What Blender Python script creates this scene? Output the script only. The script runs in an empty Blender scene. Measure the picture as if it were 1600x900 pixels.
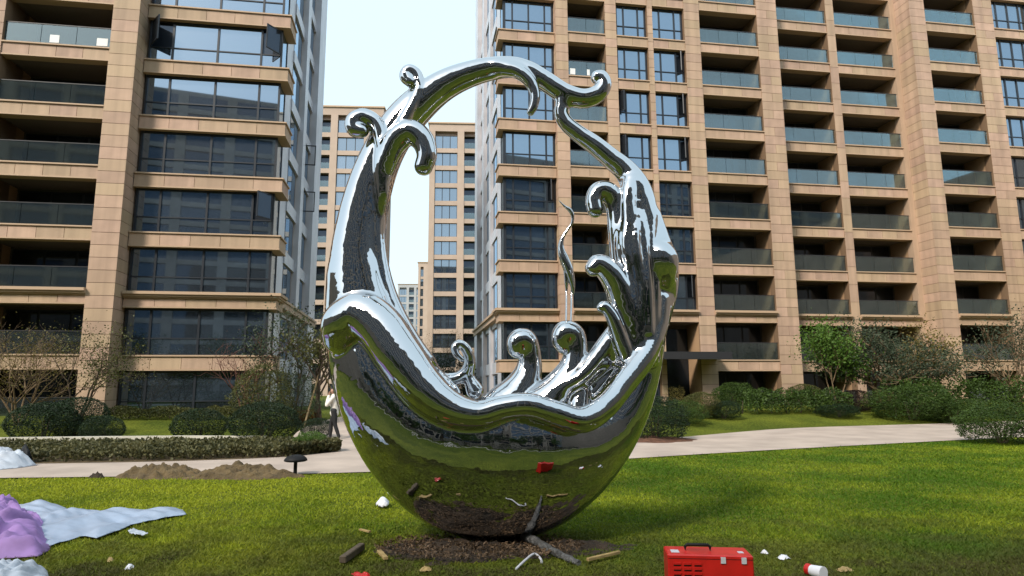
import bpy, math, random
import numpy as np
from mathutils import Matrix, Vector, noise as mnoise

scene = bpy.context.scene
COL = scene.collection
R = math.radians
rng = np.random.default_rng(7)
random.seed(7)

# ------------------------------------------------------------------ camera
CAM_H, FOC, PITCH, ROLL, YAW = 1.7, 1000.0, 0.1536, -0.0055, 0.156
cam_data = bpy.data.cameras.new('camera')
cam = bpy.data.objects.new('camera', cam_data)
COL.objects.link(cam)
cam_data.sensor_width = 36.0
cam_data.lens = 36.0 * FOC / 1600.0
cam_data.clip_start, cam_data.clip_end = 0.1, 3000.0
_fw = Vector((0, math.cos(PITCH), math.sin(PITCH)))
_up = Vector((0, -math.sin(PITCH), math.cos(PITCH)))
_rt = Vector((1, 0, 0))
_r2 = _rt * math.cos(ROLL) + _up * math.sin(ROLL)
_u2 = -_rt * math.sin(ROLL) + _up * math.cos(ROLL)
m = Matrix((( _r2.x, _u2.x, -_fw.x, 0), (_r2.y, _u2.y, -_fw.y, 0), (_r2.z, _u2.z, -_fw.z, CAM_H), (0, 0, 0, 1)))
cam.matrix_world = m
scene.camera = cam

# ------------------------------------------------------------------ sky, sun, exposure
SUN_EL, SUN_AZ = R(41), R(215)      # azimuth clockwise from +Y; the sun stands behind the camera to the left
world = bpy.data.worlds.new('World')
scene.world = world
world.use_nodes = True
wn, wl = world.node_tree.nodes, world.node_tree.links
wn.clear()
sky = wn.new('ShaderNodeTexSky')
sky.sky_type = 'NISHITA'
sky.sun_disc = False
sky.sun_elevation = SUN_EL
sky.sun_rotation = SUN_AZ
sky.air_density, sky.dust_density, sky.ozone_density = 1.0, 4.0, 1.5
veil = wn.new('ShaderNodeMix'); veil.data_type = 'RGBA'        # thin bright overcast in front of the blue
veil.inputs[0].default_value = 0.62
veil.inputs[7].default_value = (7.9, 10.0, 11.0, 1)
wl.new(sky.outputs[0], veil.inputs[6])
bg = wn.new('ShaderNodeBackground')
bg.inputs[1].default_value = 0.10
wo = wn.new('ShaderNodeOutputWorld')
wl.new(veil.outputs[2], bg.inputs[0])
wl.new(bg.outputs[0], wo.inputs[0])

sd = bpy.data.lights.new('sun', 'SUN')
sd.energy, sd.angle, sd.color = 2.6, R(10), (1.0, 0.91, 0.79)
sun = bpy.data.objects.new('sun', sd)
COL.objects.link(sun)
_sdir = Vector((math.sin(SUN_AZ) * math.cos(SUN_EL), math.cos(SUN_AZ) * math.cos(SUN_EL), math.sin(SUN_EL)))
sun.rotation_euler = _sdir.to_track_quat('Z', 'Y').to_euler()
sun.location = _sdir * 60

scene.view_settings.view_transform = 'Standard'
scene.view_settings.look = 'None'
scene.view_settings.gamma = 1.0
scene.view_settings.exposure = 0.68
scene.render.engine = 'CYCLES'
scene.cycles.max_bounces = 8
scene.cycles.glossy_bounces = 6
scene.cycles.transparent_max_bounces = 12
scene.cycles.use_denoising = True
scene.cycles.caustics_reflective = False

# ------------------------------------------------------------------ geometry helpers
E_ = np.array([math.cos(YAW), math.sin(YAW)])        # along the facades
N_ = np.array([-math.sin(YAW), math.cos(YAW)])       # into the buildings

def ray(px, py):
    a, b = (px - 800) / FOC, -(py - 450) / FOC
    a, b = math.cos(ROLL) * a - math.sin(ROLL) * b, math.sin(ROLL) * a + math.cos(ROLL) * b
    return np.array([a, math.cos(PITCH) - b * math.sin(PITCH), math.sin(PITCH) + b * math.cos(PITCH)])

def at(px, py, Y):
    d = ray(px, py)
    return d * (Y / d[1]) + np.array([0, 0, CAM_H])

def sstep(a, b, x):
    t = np.clip((x - a) / (b - a), 0, 1)
    return t * t * (3 - 2 * t)

def gz(x, y):                                        # ground height: level lawn, a low rise before the buildings
    v = x * N_[0] + y * N_[1]
    return 0.55 * sstep(22.5, 30.0, v)

def gnd(px, py, z=0.0):
    d = ray(px, py)
    return d * ((z - CAM_H) / d[2]) + np.array([0, 0, CAM_H])

def mesh_np(name, verts, faces, mats=(), smooth=False, mat_idx=None):
    """verts (n,3), faces (m,k) all of one size k"""
    me = bpy.data.meshes.new(name)
    v = np.asarray(verts, dtype=np.float32)
    f = np.asarray(faces, dtype=np.int32)
    me.vertices.add(len(v)); me.vertices.foreach_set('co', v.ravel())
    k = f.shape[1]
    me.loops.add(f.size); me.loops.foreach_set('vertex_index', f.ravel())
    me.polygons.add(len(f)); me.polygons.foreach_set('loop_start', np.arange(0, f.size, k, dtype=np.int32))
    me.polygons.foreach_set('use_smooth', np.full(len(f), bool(smooth)))
    if mat_idx is not None: me.polygons.foreach_set('material_index', np.asarray(mat_idx, dtype=np.int32))
    for mm in mats: me.materials.append(mm)
    me.update(calc_edges=True); me.validate()
    return me

def obj(name, me, parent=None, loc=(0, 0, 0), rotz=0.0, scale=None):
    o = bpy.data.objects.new(name, me)
    COL.objects.link(o)
    o.location = [float(c) for c in loc]
    if rotz: o.rotation_euler = (0, 0, float(rotz))
    if scale is not None: o.scale = [float(c) for c in scale]
    if parent is not None: o.parent = parent
    return o

def tag(o, label, cat, group=None):
    o['label'] = label; o['category'] = cat
    if group: o['group'] = group
    return o

def kind(o, k, label=None):
    o['kind'] = k
    if label: o['label'] = label
    return o

def thing(name, label, cat, loc=(0, 0, 0), rotz=0.0, group=None):
    return tag(obj(name, None, None, loc, rotz), label, cat, group)

BOXF = np.array([[0, 3, 2, 1], [4, 5, 6, 7], [0, 1, 5, 4], [1, 2, 6, 5], [2, 3, 7, 6], [3, 0, 4, 7]])
def boxv(x0, x1, y0, y1, z0, z1):
    return np.array([[x0, y0, z0], [x1, y0, z0], [x1, y1, z0], [x0, y1, z0], [x0, y0, z1], [x1, y0, z1], [x1, y1, z1], [x0, y1, z1]], float)

class MB:                                            # collects quads for one mesh
    def __init__(s): s.v, s.f, s.n = [], [], 0
    def add(s, v, f):
        s.v.append(np.asarray(v, float)); s.f.append(np.asarray(f) + s.n); s.n += len(v); return s
    def box(s, *a): return s.add(boxv(*a), BOXF)
    def tube(s, pts, rad, k=8, cap=True):
        pts = np.asarray(pts, float); n = len(pts); rad = np.broadcast_to(rad, (n,))
        t = np.gradient(pts, axis=0); t /= np.linalg.norm(t, axis=1)[:, None] + 1e-9
        ref = np.array([0, 0, 1.0]) if abs(t[:, 2]).mean() < 0.8 else np.array([1.0, 0, 0])
        a = np.cross(t, ref); a /= np.linalg.norm(a, axis=1)[:, None] + 1e-9
        b = np.cross(t, a)
        th = np.arange(k) * 2 * math.pi / k
        v = (pts[:, None] + rad[:, None, None] * (np.cos(th)[None, :, None] * a[:, None] + np.sin(th)[None, :, None] * b[:, None])).reshape(-1, 3)
        i = np.arange(n - 1)[:, None] * k; j = np.arange(k)[None]; j2 = (j + 1) % k
        f = np.stack([i + j, i + j2, i + k + j2, i + k + j], -1).reshape(-1, 4)
        s.add(v, f)
        if cap:
            for e in (0, n - 1):
                c = np.vstack([v[e * k:(e + 1) * k], pts[e][None]])
                jj = np.arange(k)
                s.tri(c, np.stack([jj, (jj + 1) % k, np.full(k, k)], -1))
        return s
    def tri(s, v, t):                                # triangles stored as quads split at a midpoint edge
        v = np.asarray(v, float); t = np.asarray(t)
        mid = (v[t[:, 0]] + v[t[:, 1]]) / 2
        vv = np.vstack([v, mid]); q = np.stack([t[:, 0], len(v) + np.arange(len(t)), t[:, 1], t[:, 2]], -1)
        return s.add(vv, q)
    def mesh(s, name, mat, smooth=False):
        return mesh_np(name, np.vstack(s.v), np.vstack(s.f), [mat], smooth)

_bc = {}
def box_mesh(mat, dx, dy, dz):                       # shared box, origin at its low corner
    k = (mat.name, round(dx, 3), round(dy, 3), round(dz, 3))
    if k not in _bc: _bc[k] = MB().box(0, dx, 0, dy, 0, dz).mesh('block', mat)
    return _bc[k]
def box(name, parent, mat, x0, x1, y0, y1, z0, z1):
    return obj(name, box_mesh(mat, x1 - x0, y1 - y0, z1 - z0), parent, (x0, y0, z0))

# ------------------------------------------------------------------ materials
def mat(name, col, rough=0.7, metal=0.0, spec=0.5, var=0.0, nscale=4.0, namt=0.0, bump=0.0, bscale=20.0, col2=None, coat=0.0, alt=None):
    M = bpy.data.materials.new(name); M.use_nodes = True
    nt = M.node_tree; N, L = nt.nodes, nt.links
    b = N['Principled BSDF']
    b.inputs['Roughness'].default_value = rough; b.inputs['Metallic'].default_value = metal
    b.inputs['Specular IOR Level'].default_value = spec
    if coat: b.inputs['Coat Weight'].default_value = coat
    c = (*col, 1)
    b.inputs['Base Color'].default_value = c
    src = None
    tc = N.new('ShaderNodeTexCoord')
    if namt or col2:
        nz = N.new('ShaderNodeTexNoise'); nz.inputs['Scale'].default_value = nscale; nz.inputs['Detail'].default_value = 5
        L.new(tc.outputs['Object'], nz.inputs['Vector'])
        rp = N.new('ShaderNodeValToRGB'); rp.color_ramp.elements[0].position, rp.color_ramp.elements[1].position = 0.32, 0.68
        c2 = col2 or tuple(x * (1 + namt) for x in col)
        c1 = col if col2 else tuple(x * (1 - namt) for x in col)
        rp.color_ramp.elements[0].color = (*c1, 1); rp.color_ramp.elements[1].color = (*c2, 1)
        L.new(nz.outputs['Fac'], rp.inputs[0]); src = rp.outputs[0]
    if alt:                                          # each block of stone leans to one of two tones; faint vertical rain streaks
        oa = N.new('ShaderNodeObjectInfo'); ml = N.new('ShaderNodeMath'); ml.operation = 'MULTIPLY'; ml.inputs[1].default_value = 7.31
        fr_ = N.new('ShaderNodeMath'); fr_.operation = 'FRACT'; L.new(oa.outputs['Random'], ml.inputs[0]); L.new(ml.outputs[0], fr_.inputs[0])
        ma_ = N.new('ShaderNodeMix'); ma_.data_type = 'RGBA'; ma_.inputs[6].default_value = c; ma_.inputs[7].default_value = (*alt, 1)
        L.new(fr_.outputs[0], ma_.inputs[0])
        if src: L.new(src, ma_.inputs[6])
        ge = N.new('ShaderNodeNewGeometry'); mp = N.new('ShaderNodeMapping'); mp.inputs['Scale'].default_value = (2.2, 2.2, 0.12); L.new(ge.outputs['Position'], mp.inputs[0])
        ns = N.new('ShaderNodeTexNoise'); ns.inputs['Scale'].default_value = 1.0; ns.inputs['Detail'].default_value = 5; L.new(mp.outputs[0], ns.inputs['Vector'])
        rs = N.new('ShaderNodeMapRange'); rs.inputs[1].default_value, rs.inputs[2].default_value, rs.inputs[3].default_value, rs.inputs[4].default_value = 0.35, 0.65, 0.84, 1.06
        L.new(ns.outputs['Fac'], rs.inputs[0])
        mm_ = N.new('ShaderNodeMix'); mm_.data_type = 'RGBA'; mm_.blend_type = 'MULTIPLY'; mm_.inputs[0].default_value = 1
        L.new(ma_.outputs[2], mm_.inputs[6]); L.new(rs.outputs[0], mm_.inputs[7]); src = mm_.outputs[2]
    if var:
        oi = N.new('ShaderNodeObjectInfo'); hs = N.new('ShaderNodeHueSaturation')
        mr = N.new('ShaderNodeMapRange'); mr.inputs[3].default_value = 1 - var; mr.inputs[4].default_value = 1 + var
        L.new(oi.outputs['Random'], mr.inputs[0]); L.new(mr.outputs[0], hs.inputs['Value'])
        hs.inputs['Color'].default_value = c
        if src: L.new(src, hs.inputs['Color'])
        src = hs.outputs[0]
    if src: L.new(src, b.inputs['Base Color'])
    if bump:
        n2 = N.new('ShaderNodeTexNoise'); n2.inputs['Scale'].default_value = bscale; n2.inputs['Detail'].default_value = 6
        L.new(tc.outputs['Object'], n2.inputs['Vector'])
        bp = N.new('ShaderNodeBump'); bp.inputs['Strength'].default_value = bump; bp.inputs['Distance'].default_value = 0.05
        L.new(n2.outputs['Fac'], bp.inputs['Height']); L.new(bp.outputs[0], b.inputs['Normal'])
    return M

def mat_leaf(name, dark, light, trans=0.25, rough=0.55):
    M = bpy.data.materials.new(name); M.use_nodes = True
    N, L = M.node_tree.nodes, M.node_tree.links
    b = N['Principled BSDF']; b.inputs['Roughness'].default_value = rough; b.inputs['Specular IOR Level'].default_value = 0.3
    g = N.new('ShaderNodeNewGeometry'); rp = N.new('ShaderNodeValToRGB')
    rp.color_ramp.elements[0].color = (*dark, 1); rp.color_ramp.elements[1].color = (*light, 1)
    tc = N.new('ShaderNodeTexCoord'); nz = N.new('ShaderNodeTexNoise'); nz.inputs['Scale'].default_value = 2.2
    L.new(tc.outputs['Object'], nz.inputs['Vector'])
    ad = N.new('ShaderNodeMath'); ad.operation = 'MULTIPLY_ADD'; ad.inputs[1].default_value = 0.6
    sb = N.new('ShaderNodeMath'); sb.operation = 'MULTIPLY_ADD'; sb.inputs[1].default_value = 1.4; sb.inputs[2].default_value = -0.5
    L.new(nz.outputs['Fac'], sb.inputs[0]); L.new(g.outputs['Random Per Island'], ad.inputs[0]); L.new(sb.outputs[0], ad.inputs[2])
    L.new(ad.outputs[0], rp.inputs[0]); L.new(rp.outputs[0], b.inputs['Base Color'])
    tr = N.new('ShaderNodeBsdfTranslucent'); L.new(rp.outputs[0], tr.inputs[0])
    mx = N.new('ShaderNodeMixShader'); mx.inputs[0].default_value = trans
    L.new(b.outputs[0], mx.inputs[1]); L.new(tr.outputs[0], mx.inputs[2])
    L.new(mx.outputs[0], N['Material Output'].inputs[0])
    return M

def mat_pane(name, inner, tint, fac, rough=0.02, wob=0.02):
    M = bpy.data.materials.new(name); M.use_nodes = True
    N, L = M.node_tree.nodes, M.node_tree.links
    b = N['Principled BSDF']; b.inputs['Roughness'].default_value = 0.5; b.inputs['Specular IOR Level'].default_value = 0.2
    oi = N.new('ShaderNodeObjectInfo'); mr = N.new('ShaderNodeMix'); mr.data_type = 'RGBA'
    mr.inputs[6].default_value = (*[c * 0.5 for c in inner], 1); mr.inputs[7].default_value = (*[c * 1.7 for c in inner], 1)
    L.new(oi.outputs['Random'], mr.inputs[0]); L.new(mr.outputs[2], b.inputs['Base Color'])
    gl = N.new('ShaderNodeBsdfGlossy'); gl.inputs['Color'].default_value = (*tint, 1); gl.inputs['Roughness'].default_value = rough
    fr = N.new('ShaderNodeLayerWeight'); fr.inputs[0].default_value = 0.25
    ma = N.new('ShaderNodeMath'); ma.operation = 'MULTIPLY_ADD'; ma.inputs[1].default_value = 0.6; ma.inputs[2].default_value = fac; ma.use_clamp = True
    L.new(fr.outputs['Fresnel'], ma.inputs[0])
    tc = N.new('ShaderNodeTexCoord'); nz = N.new('ShaderNodeTexNoise'); nz.inputs['Scale'].default_value = 1.3
    L.new(tc.outputs['Object'], nz.inputs['Vector'])
    bp = N.new('ShaderNodeBump'); bp.inputs['Strength'].default_value = wob; L.new(nz.outputs['Fac'], bp.inputs['Height'])
    L.new(bp.outputs[0], gl.inputs['Normal'])
    mx = N.new('ShaderNodeMixShader'); L.new(ma.outputs[0], mx.inputs[0]); L.new(b.outputs[0], mx.inputs[1]); L.new(gl.outputs[0], mx.inputs[2])
    L.new(mx.outputs[0], N['Material Output'].inputs[0])
    return M

def mat_rail_glass(name):
    M = bpy.data.materials.new(name); M.use_nodes = True
    N, L = M.node_tree.nodes, M.node_tree.links
    N.remove(N['Principled BSDF'])
    tr = N.new('ShaderNodeBsdfTransparent'); tr.inputs[0].default_value = (0.55, 0.66, 0.66, 1)
    gl = N.new('ShaderNodeBsdfGlossy'); gl.inputs['Color'].default_value = (0.85, 0.95, 1, 1); gl.inputs['Roughness'].default_value = 0.04
    df = N.new('ShaderNodeBsdfDiffuse'); df.inputs[0].default_value = (0.20, 0.24, 0.25, 1)
    m1 = N.new('ShaderNodeMixShader'); m1.inputs[0].default_value = 0.07
    L.new(tr.outputs[0], m1.inputs[1]); L.new(df.outputs[0], m1.inputs[2])
    fr = N.new('ShaderNodeLayerWeight'); fr.inputs[0].default_value = 0.3
    ma = N.new('ShaderNodeMath'); ma.operation = 'MULTIPLY_ADD'; ma.inputs[1].default_value = 0.7; ma.inputs[2].default_value = 0.10; ma.use_clamp = True
    L.new(fr.outputs['Fresnel'], ma.inputs[0])
    mx = N.new('ShaderNodeMixShader'); L.new(ma.outputs[0], mx.inputs[0]); L.new(m1.outputs[0], mx.inputs[1]); L.new(gl.outputs[0], mx.inputs[2])
    L.new(mx.outputs[0], N['Material Output'].inputs[0])
    return M

STONE = mat('sandstone cladding', (0.465, 0.31, 0.23), 0.75, alt=(0.45, 0.325, 0.21), var=0.10, nscale=1.3, namt=0.10, bump=0.15, bscale=30)
STONE_J = mat('cladding joint', (0.20, 0.125, 0.072), 0.9)
STONE_W = mat('sandstone wall', (0.42, 0.265, 0.15), 0.8, nscale=0.8, namt=0.12)
STONE_F = mat('far building sandstone', (0.42, 0.32, 0.255), 0.8, var=0.04, nscale=0.6, namt=0.06)  # distance haze put into the colour: less saturated than the near stone
STONE_SIDE = mat('skylit side cladding', (0.50, 0.51, 0.56), 0.35, nscale=0.8, namt=0.12)  # pale blue of skylight on the side walls put into the colour
GREYC = mat('grey concrete block', (0.36, 0.36, 0.37), 0.8, nscale=0.6, namt=0.08)
LEDGE = mat('sill stone', (0.47, 0.33, 0.22), 0.7)
CEIL = mat('shade darkened plaster', (0.16, 0.13, 0.105), 0.9)  # recess shade put into the plaster colour, so interiors stay dark
FRAME = mat('dark window frame', (0.018, 0.022, 0.03), 0.4)
RAILM = mat('dark handrail', (0.03, 0.03, 0.034), 0.4)
PANE = mat_pane('window pane', (0.012, 0.02, 0.03), (0.62, 0.80, 1.0), 0.34)
PANE_D = mat_pane('balcony door pane', (0.006, 0.009, 0.014), (0.5, 0.62, 0.8), 0.06)
PANE_F = mat_pane('far window pane', (0.02, 0.03, 0.045), (0.7, 0.85, 1.0), 0.30)
RGLASS = mat_rail_glass('balustrade glass')
PAPER = mat('white paper', (0.8, 0.8, 0.78), 0.8)
CANOPY = mat('dark canopy metal', (0.03, 0.035, 0.035), 0.45)
# ------------------------------------------------------------------ ground, path
def mat_lawn():
    M = bpy.data.materials.new('lawn ground'); M.use_nodes = True
    N, L = M.node_tree.nodes, M.node_tree.links
    b = N['Principled BSDF']; b.inputs['Roughness'].default_value = 0.9; b.inputs['Specular IOR Level'].default_value = 0.1
    tc = N.new('ShaderNodeTexCoord')
    def nz(s, d=4):
        n = N.new('ShaderNodeTexNoise'); n.inputs['Scale'].default_value = s; n.inputs['Detail'].default_value = d
        L.new(tc.outputs['Object'], n.inputs['Vector']); return n
    a, c = nz(0.45), nz(14, 6)
    r1 = N.new('ShaderNodeValToRGB'); e = r1.color_ramp.elements
    e[0].position, e[1].position = 0.34, 0.66
    e[0].color, e[1].color = (0.070, 0.095, 0.012, 1), (0.14, 0.16, 0.02, 1)
    L.new(a.outputs['Fac'], r1.inputs[0])
    r2 = N.new('ShaderNodeValToRGB'); e = r2.color_ramp.elements
    e[0].position, e[1].position = 0.35, 0.7
    e[0].color, e[1].color = (0.45, 0.45, 0.4, 1), (1.2, 1.2, 1.1, 1)
    L.new(c.outputs['Fac'], r2.inputs[0])
    mx = N.new('ShaderNodeMix'); mx.data_type = 'RGBA'; mx.blend_type = 'MULTIPLY'; mx.inputs[0].default_value = 1
    L.new(r1.outputs[0], mx.inputs[6]); L.new(r2.outputs[0], mx.inputs[7]); L.new(mx.outputs[2], b.inputs['Base Color'])
    bp = N.new('ShaderNodeBump'); bp.inputs['Strength'].default_value = 0.6; bp.inputs['Distance'].default_value = 0.04
    L.new(c.outputs['Fac'], bp.inputs['Height']); L.new(bp.outputs[0], b.inputs['Normal'])
    return M
LAWN = mat_lawn()
PATHM = mat('pale pink paving', (0.40, 0.325, 0.275), 0.85, nscale=0.9, namt=0.16, bump=0.15, bscale=40)
KERBM = mat('pale kerb stone', (0.55, 0.52, 0.46), 0.8, nscale=3, namt=0.1)
SOIL = mat('dry brown soil', (0.065, 0.045, 0.022), 0.95, nscale=5, bump=1.0, bscale=16, col2=(0.15, 0.105, 0.05))
SOIL_D = mat('dark soil with painted shade', (0.020, 0.014, 0.009), 0.95, nscale=5, bump=1.0, bscale=20, col2=(0.05, 0.033, 0.021))  # dark soil with the shade under the bowl added to its colour

def sheet(name, gx, gy, zf, material, smooth=True):
    X, Y = np.meshgrid(gx, gy, indexing='ij'); Z = zf(X, Y)
    v = np.stack([X, Y, Z], -1).reshape(-1, 3); n, mm = len(gx), len(gy)
    i = (np.arange(n - 1)[:, None] * mm + np.arange(mm - 1)[None]).ravel()
    return mesh_np(name, v, np.stack([i, i + mm, i + mm + 1, i + 1], -1), [material], smooth)
gx = np.concatenate([[-900, -400, -150], np.arange(-80, 80.1, 1.25), [150, 400, 900]])
gy = np.concatenate([[-900, -400, -150], np.arange(-80, 18, 2.0), np.arange(18, 40, 0.5), np.arange(40, 80.1, 2.0), [150, 400, 900, 1500]])
kind(obj('ground', sheet('ground', gx, gy, gz, LAWN)), 'structure', 'mown green lawn reaching to the buildings')

def poly_strip(name, near, far, material, lift, seg=60):
    """a ribbon between two polylines, following the ground"""
    def resamp(p):
        p = np.asarray(p, float); s = np.r_[0, np.cumsum(np.linalg.norm(np.diff(p, axis=0), axis=1))]
        t = np.linspace(0, s[-1], seg + 1)
        q = np.stack([np.interp(t, s, p[:, 0]), np.interp(t, s, p[:, 1])], -1)
        for _ in range(6): q[1:-1] = (q[:-2] + 2 * q[1:-1] + q[2:]) / 4
        return q
    a, b = resamp(near), resamp(far); W = 15
    t = np.linspace(0, 1, W)[None, :, None]
    g = a[:, None] * (1 - t) + b[:, None] * t
    z = gz(g[..., 0], g[..., 1]) + lift
    v = np.concatenate([g, z[..., None]], -1).reshape(-1, 3)
    i = (np.arange(seg)[:, None] * W + np.arange(W - 1)[None]).ravel()
    return mesh_np(name, v, np.stack([i, i + W, i + W + 1, i + 1], -1), [material], True), a, b

pm, pa, pb = poly_strip('path', [(-45, 11.5), (-20, 12.4), (-9.3, 12.78), (-3.3, 13.1), (0, 14.1), (3.4, 15.9), (8, 17.9), (13.8, 20.2), (22, 23.2), (45, 30)],
                        [(-45, 14.8), (-20, 15.6), (-11, 15.7), (-7.0, 16.2), (-4.4, 18.2), (-1, 19.5), (4.3, 20.6), (9.8, 25.5), (19, 27.6), (45, 35)], PATHM, 0.022, 90)
path = kind(obj('path', pm), 'structure', 'pale pink paved garden path curving behind the sculpture')
pm2, _, _ = poly_strip('path', [(-5.4, 16.6), (-6.9, 20.5), (-8.3, 24.5), (-6.0, 32), (-1, 50)], [(-2.4, 18.6), (-4.0, 21), (-5.2, 24.5), (-3.2, 32), (1.5, 50)], PATHM, 0.008, 40)
kind(obj('footpath_branch', pm2), 'structure', 'pale paved path running back between the two buildings')
pm3, _, _ = poly_strip('path', [(-45, -11), (0, -12), (45, -10)], [(-45, -14.5), (0, -15.5), (45, -13.5)], PATHM, 0.012, 30)
kind(obj('footpath_behind', pm3), 'structure', 'pale paved path mirrored in the sculpture bowl')

# kerb line along the lawn side of the planting bed
kb = MB(); kp = np.array([(-16.2, 19.6), (-13, 19.9), (-10, 20.0), (-7.4, 19.7)])
for i in range(3):
    a, b = kp[i], kp[i + 1]; d = (b - a) / np.linalg.norm(b - a); n_ = np.array([-d[1], d[0]]) * 0.06
    q = np.array([a - n_, b - n_, b + n_, a + n_]); kb.add(np.vstack([np.c_[q, np.full(4, -0.05)], np.c_[q, np.full(4, 0.29)]]), BOXF)
kind(obj('kerb', kb.mesh('kerb', KERBM)), 'structure', 'pale kerb edging behind the low planting bed')

# ------------------------------------------------------------------ apartment buildings
ZK = lambda k: 0.30 + 3.0 * k
BH = 0.70                                            # height of a floor band

class Building:
    def __init__(s, name, label, u0, d0, group=None):
        p = u0 * E_ + d0 * N_
        s.u0 = u0
        s.root = thing(name, label, 'building', (p[0], p[1], 0), YAW, group)
    def part(s, name, me, loc=(0, 0, 0)): return obj(name, me, s.root, loc)
    def pier(s, u0, u1, y0, y1, z0, z1, course=0.6, faces='f', zmin=None, smat=STONE):
        """cladded pier: a joint-coloured core and separate stone courses on its faces"""
        a, b = u0 - s.u0, u1 - s.u0
        t, g = 0.03, 0.011
        fx0 = a + (t if 'l' in faces else 0); fx1 = b - (t if 'r' in faces else 0)
        core = s.part('pier', MB().box(fx0, fx1, y0 + t, y1, z0, z1).mesh('pier', STONE_J))
        n = int(round((z1 - z0) / course))
        for i in range(n):
            za, zb = z0 + i * course + g, z0 + (i + 1) * course - g
            if zmin is not None and zb < zmin: continue
            w = b - a
            cuts = [a, b] if w < 1.3 or i % 2 else [a, a + w * 0.5, b]
            if w < 1.3: cuts = [a, b]
            for c0, c1 in zip(cuts[:-1], cuts[1:]):
                box('stone_block', core, smat, c0 + (0 if c0 == a else g), c1 - (0 if c1 == b else g), y0, y0 + t - 0.001, za, zb)
            if 'l' in faces: box('stone_block', core, smat, a, a + t - 0.001, y0 + t, y1, za, zb)
            if 'r' in faces: box('stone_block', core, smat, b - t + 0.001, b, y0 + t, y1, za, zb)
        return core
    def band(s, u0, u1, y0, depth, k, panel=1.25, cornice=False, ends='', h=BH, ledge=0.07):
        """floor band: core, ledge on top, moulding under it, and separate face panels"""
        a, b, z1 = u0 - s.u0, u1 - s.u0, ZK(k)
        z0 = z1 - h; t, g = 0.03, 0.010
        la = a - (ledge if 'l' in ends else 0); lb = b + (ledge if 'r' in ends else 0)
        mb = MB().box(a + (t if 'l' in ends else 0.0), b - (t if 'r' in ends else 0.0), y0 + t, y0 + depth, z0 + 0.07, z1 - 0.07)
        core = s.part('floor_band', mb.mesh('floor_band', STONE_J))
        if cornice:
            for q, (o, za, zb) in enumerate([(0.26, z1 - 0.10, z1 + 0.04), (0.17, z1 - 0.20, z1 - 0.103), (0.09, z1 - 0.27, z1 - 0.203)]):
                box('cornice', core, LEDGE, a - (o if 'l' in ends else 0), b + (o if 'r' in ends else 0), y0 - o, y0 + depth, za, zb)
            pz1 = z1 - 0.28
        else:
            box('sill_ledge', core, LEDGE, la, lb, y0 - ledge, y0 + depth, z1 - 0.069, z1)
            pz1 = z1 - 0.08
        box('moulding', core, LEDGE, a - (0.03 if 'l' in ends else 0), b + (0.03 if 'r' in ends else 0), y0 - 0.03, y0 + depth, z0, z0 + 0.068)
        n = max(1, int(round((b - a) / panel))); w = (b - a) / n
        for i in range(n):
            box('band_panel', core, STONE, a + i * w + (g if i else 0), a + (i + 1) * w - (g if i < n - 1 else 0), y0, y0 + t - 0.001, z0 + 0.075, pz1)
        if 'l' in ends: box('band_panel', core, STONE, a, a + t - 0.001, y0 + t, y0 + depth, z0 + 0.075, pz1)
        if 'r' in ends: box('band_panel', core, STONE, b - t + 0.001, b, y0 + t, y0 + depth, z0 + 0.075, pz1)
        return core
    def window(s, u0, u1, y0, k, cols, row=0.36, z0=None, z1=None, opened=(), pane=None, trim=True):
        """frame with mullions and a low transom; each pane is a piece of its own; 'opened' columns carry an outward sash"""
        a, b = u0 - s.u0, u1 - s.u0
        za = ZK(k) if z0 is None else z0; zb = ZK(k + 1) - BH if z1 is None else z1
        cols = [a + (b - a) * c for c in cols]; t = 0.05
        zt = za + (zb - za) * row
        mb = MB()
        mb.box(a, b, y0, y0 + 0.10, zb - 0.10, zb).box(a, b, y0, y0 + 0.10, za, za + 0.05)
        for c in cols:
            c0 = min(max(c, a + t), b - t); mb.box(c0 - t, c0 + t, y0 - 0.004, y0 + 0.10, za + 0.05, zb - 0.10)
        for c0, c1 in zip(cols[:-1], cols[1:]):
            mb.box(max(c0, a) + t, min(c1, b) - t, y0 + 0.003, y0 + 0.09, zt - 0.03, zt + 0.03)
        w = s.part('window', mb.mesh('window_frame', FRAME))
        for i, (c0, c1) in enumerate(zip(cols[:-1], cols[1:])):
            x0, x1 = c0 + t * (2 if i == 0 else 1), c1 - t * (2 if i == len(cols) - 2 else 1)
            box('pane', w, pane or PANE, x0, x1, y0 + 0.05, y0 + 0.06, za + 0.05, zt - 0.03)
            if i in opened:
                sw = x1 - x0; f = MB(); hz = zb - 0.10 - (zt + 0.03)
                f.box(0, 0.05, -0.03, 0.03, 0, hz).box(sw - 0.05, sw, -0.03, 0.03, 0, hz).box(0.05, sw - 0.05, -0.03, 0.03, 0, 0.05).box(0.05, sw - 0.05, -0.03, 0.03, hz - 0.05, hz)
                right = opened[i] == 'r'
                sash = obj('open_sash', f.mesh('sash', FRAME), w, (x1 if right else x0, y0 - 0.04, zt + 0.03), R(180 + 52) if right else R(-52))
                gp = box('pane', w, PANE_D, 0.05, sw - 0.05, -0.008, 0.008, 0.05, hz - 0.05)
                gp.location = sash.location; gp.rotation_euler = sash.rotation_euler
                gp.data = MB().box(0.05, sw - 0.05, -0.008, 0.008, 0.05, hz - 0.05).mesh('pane', PANE_D)
                box('dark_opening', w, PANE_D, x0, x1, y0 + 0.09, y0 + 0.10, zt + 0.03, zb - 0.10)
            else:
                box('pane', w, pane or PANE, x0, x1, y0 + 0.05, y0 + 0.06, zt + 0.03, zb - 0.10)
        return w
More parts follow.
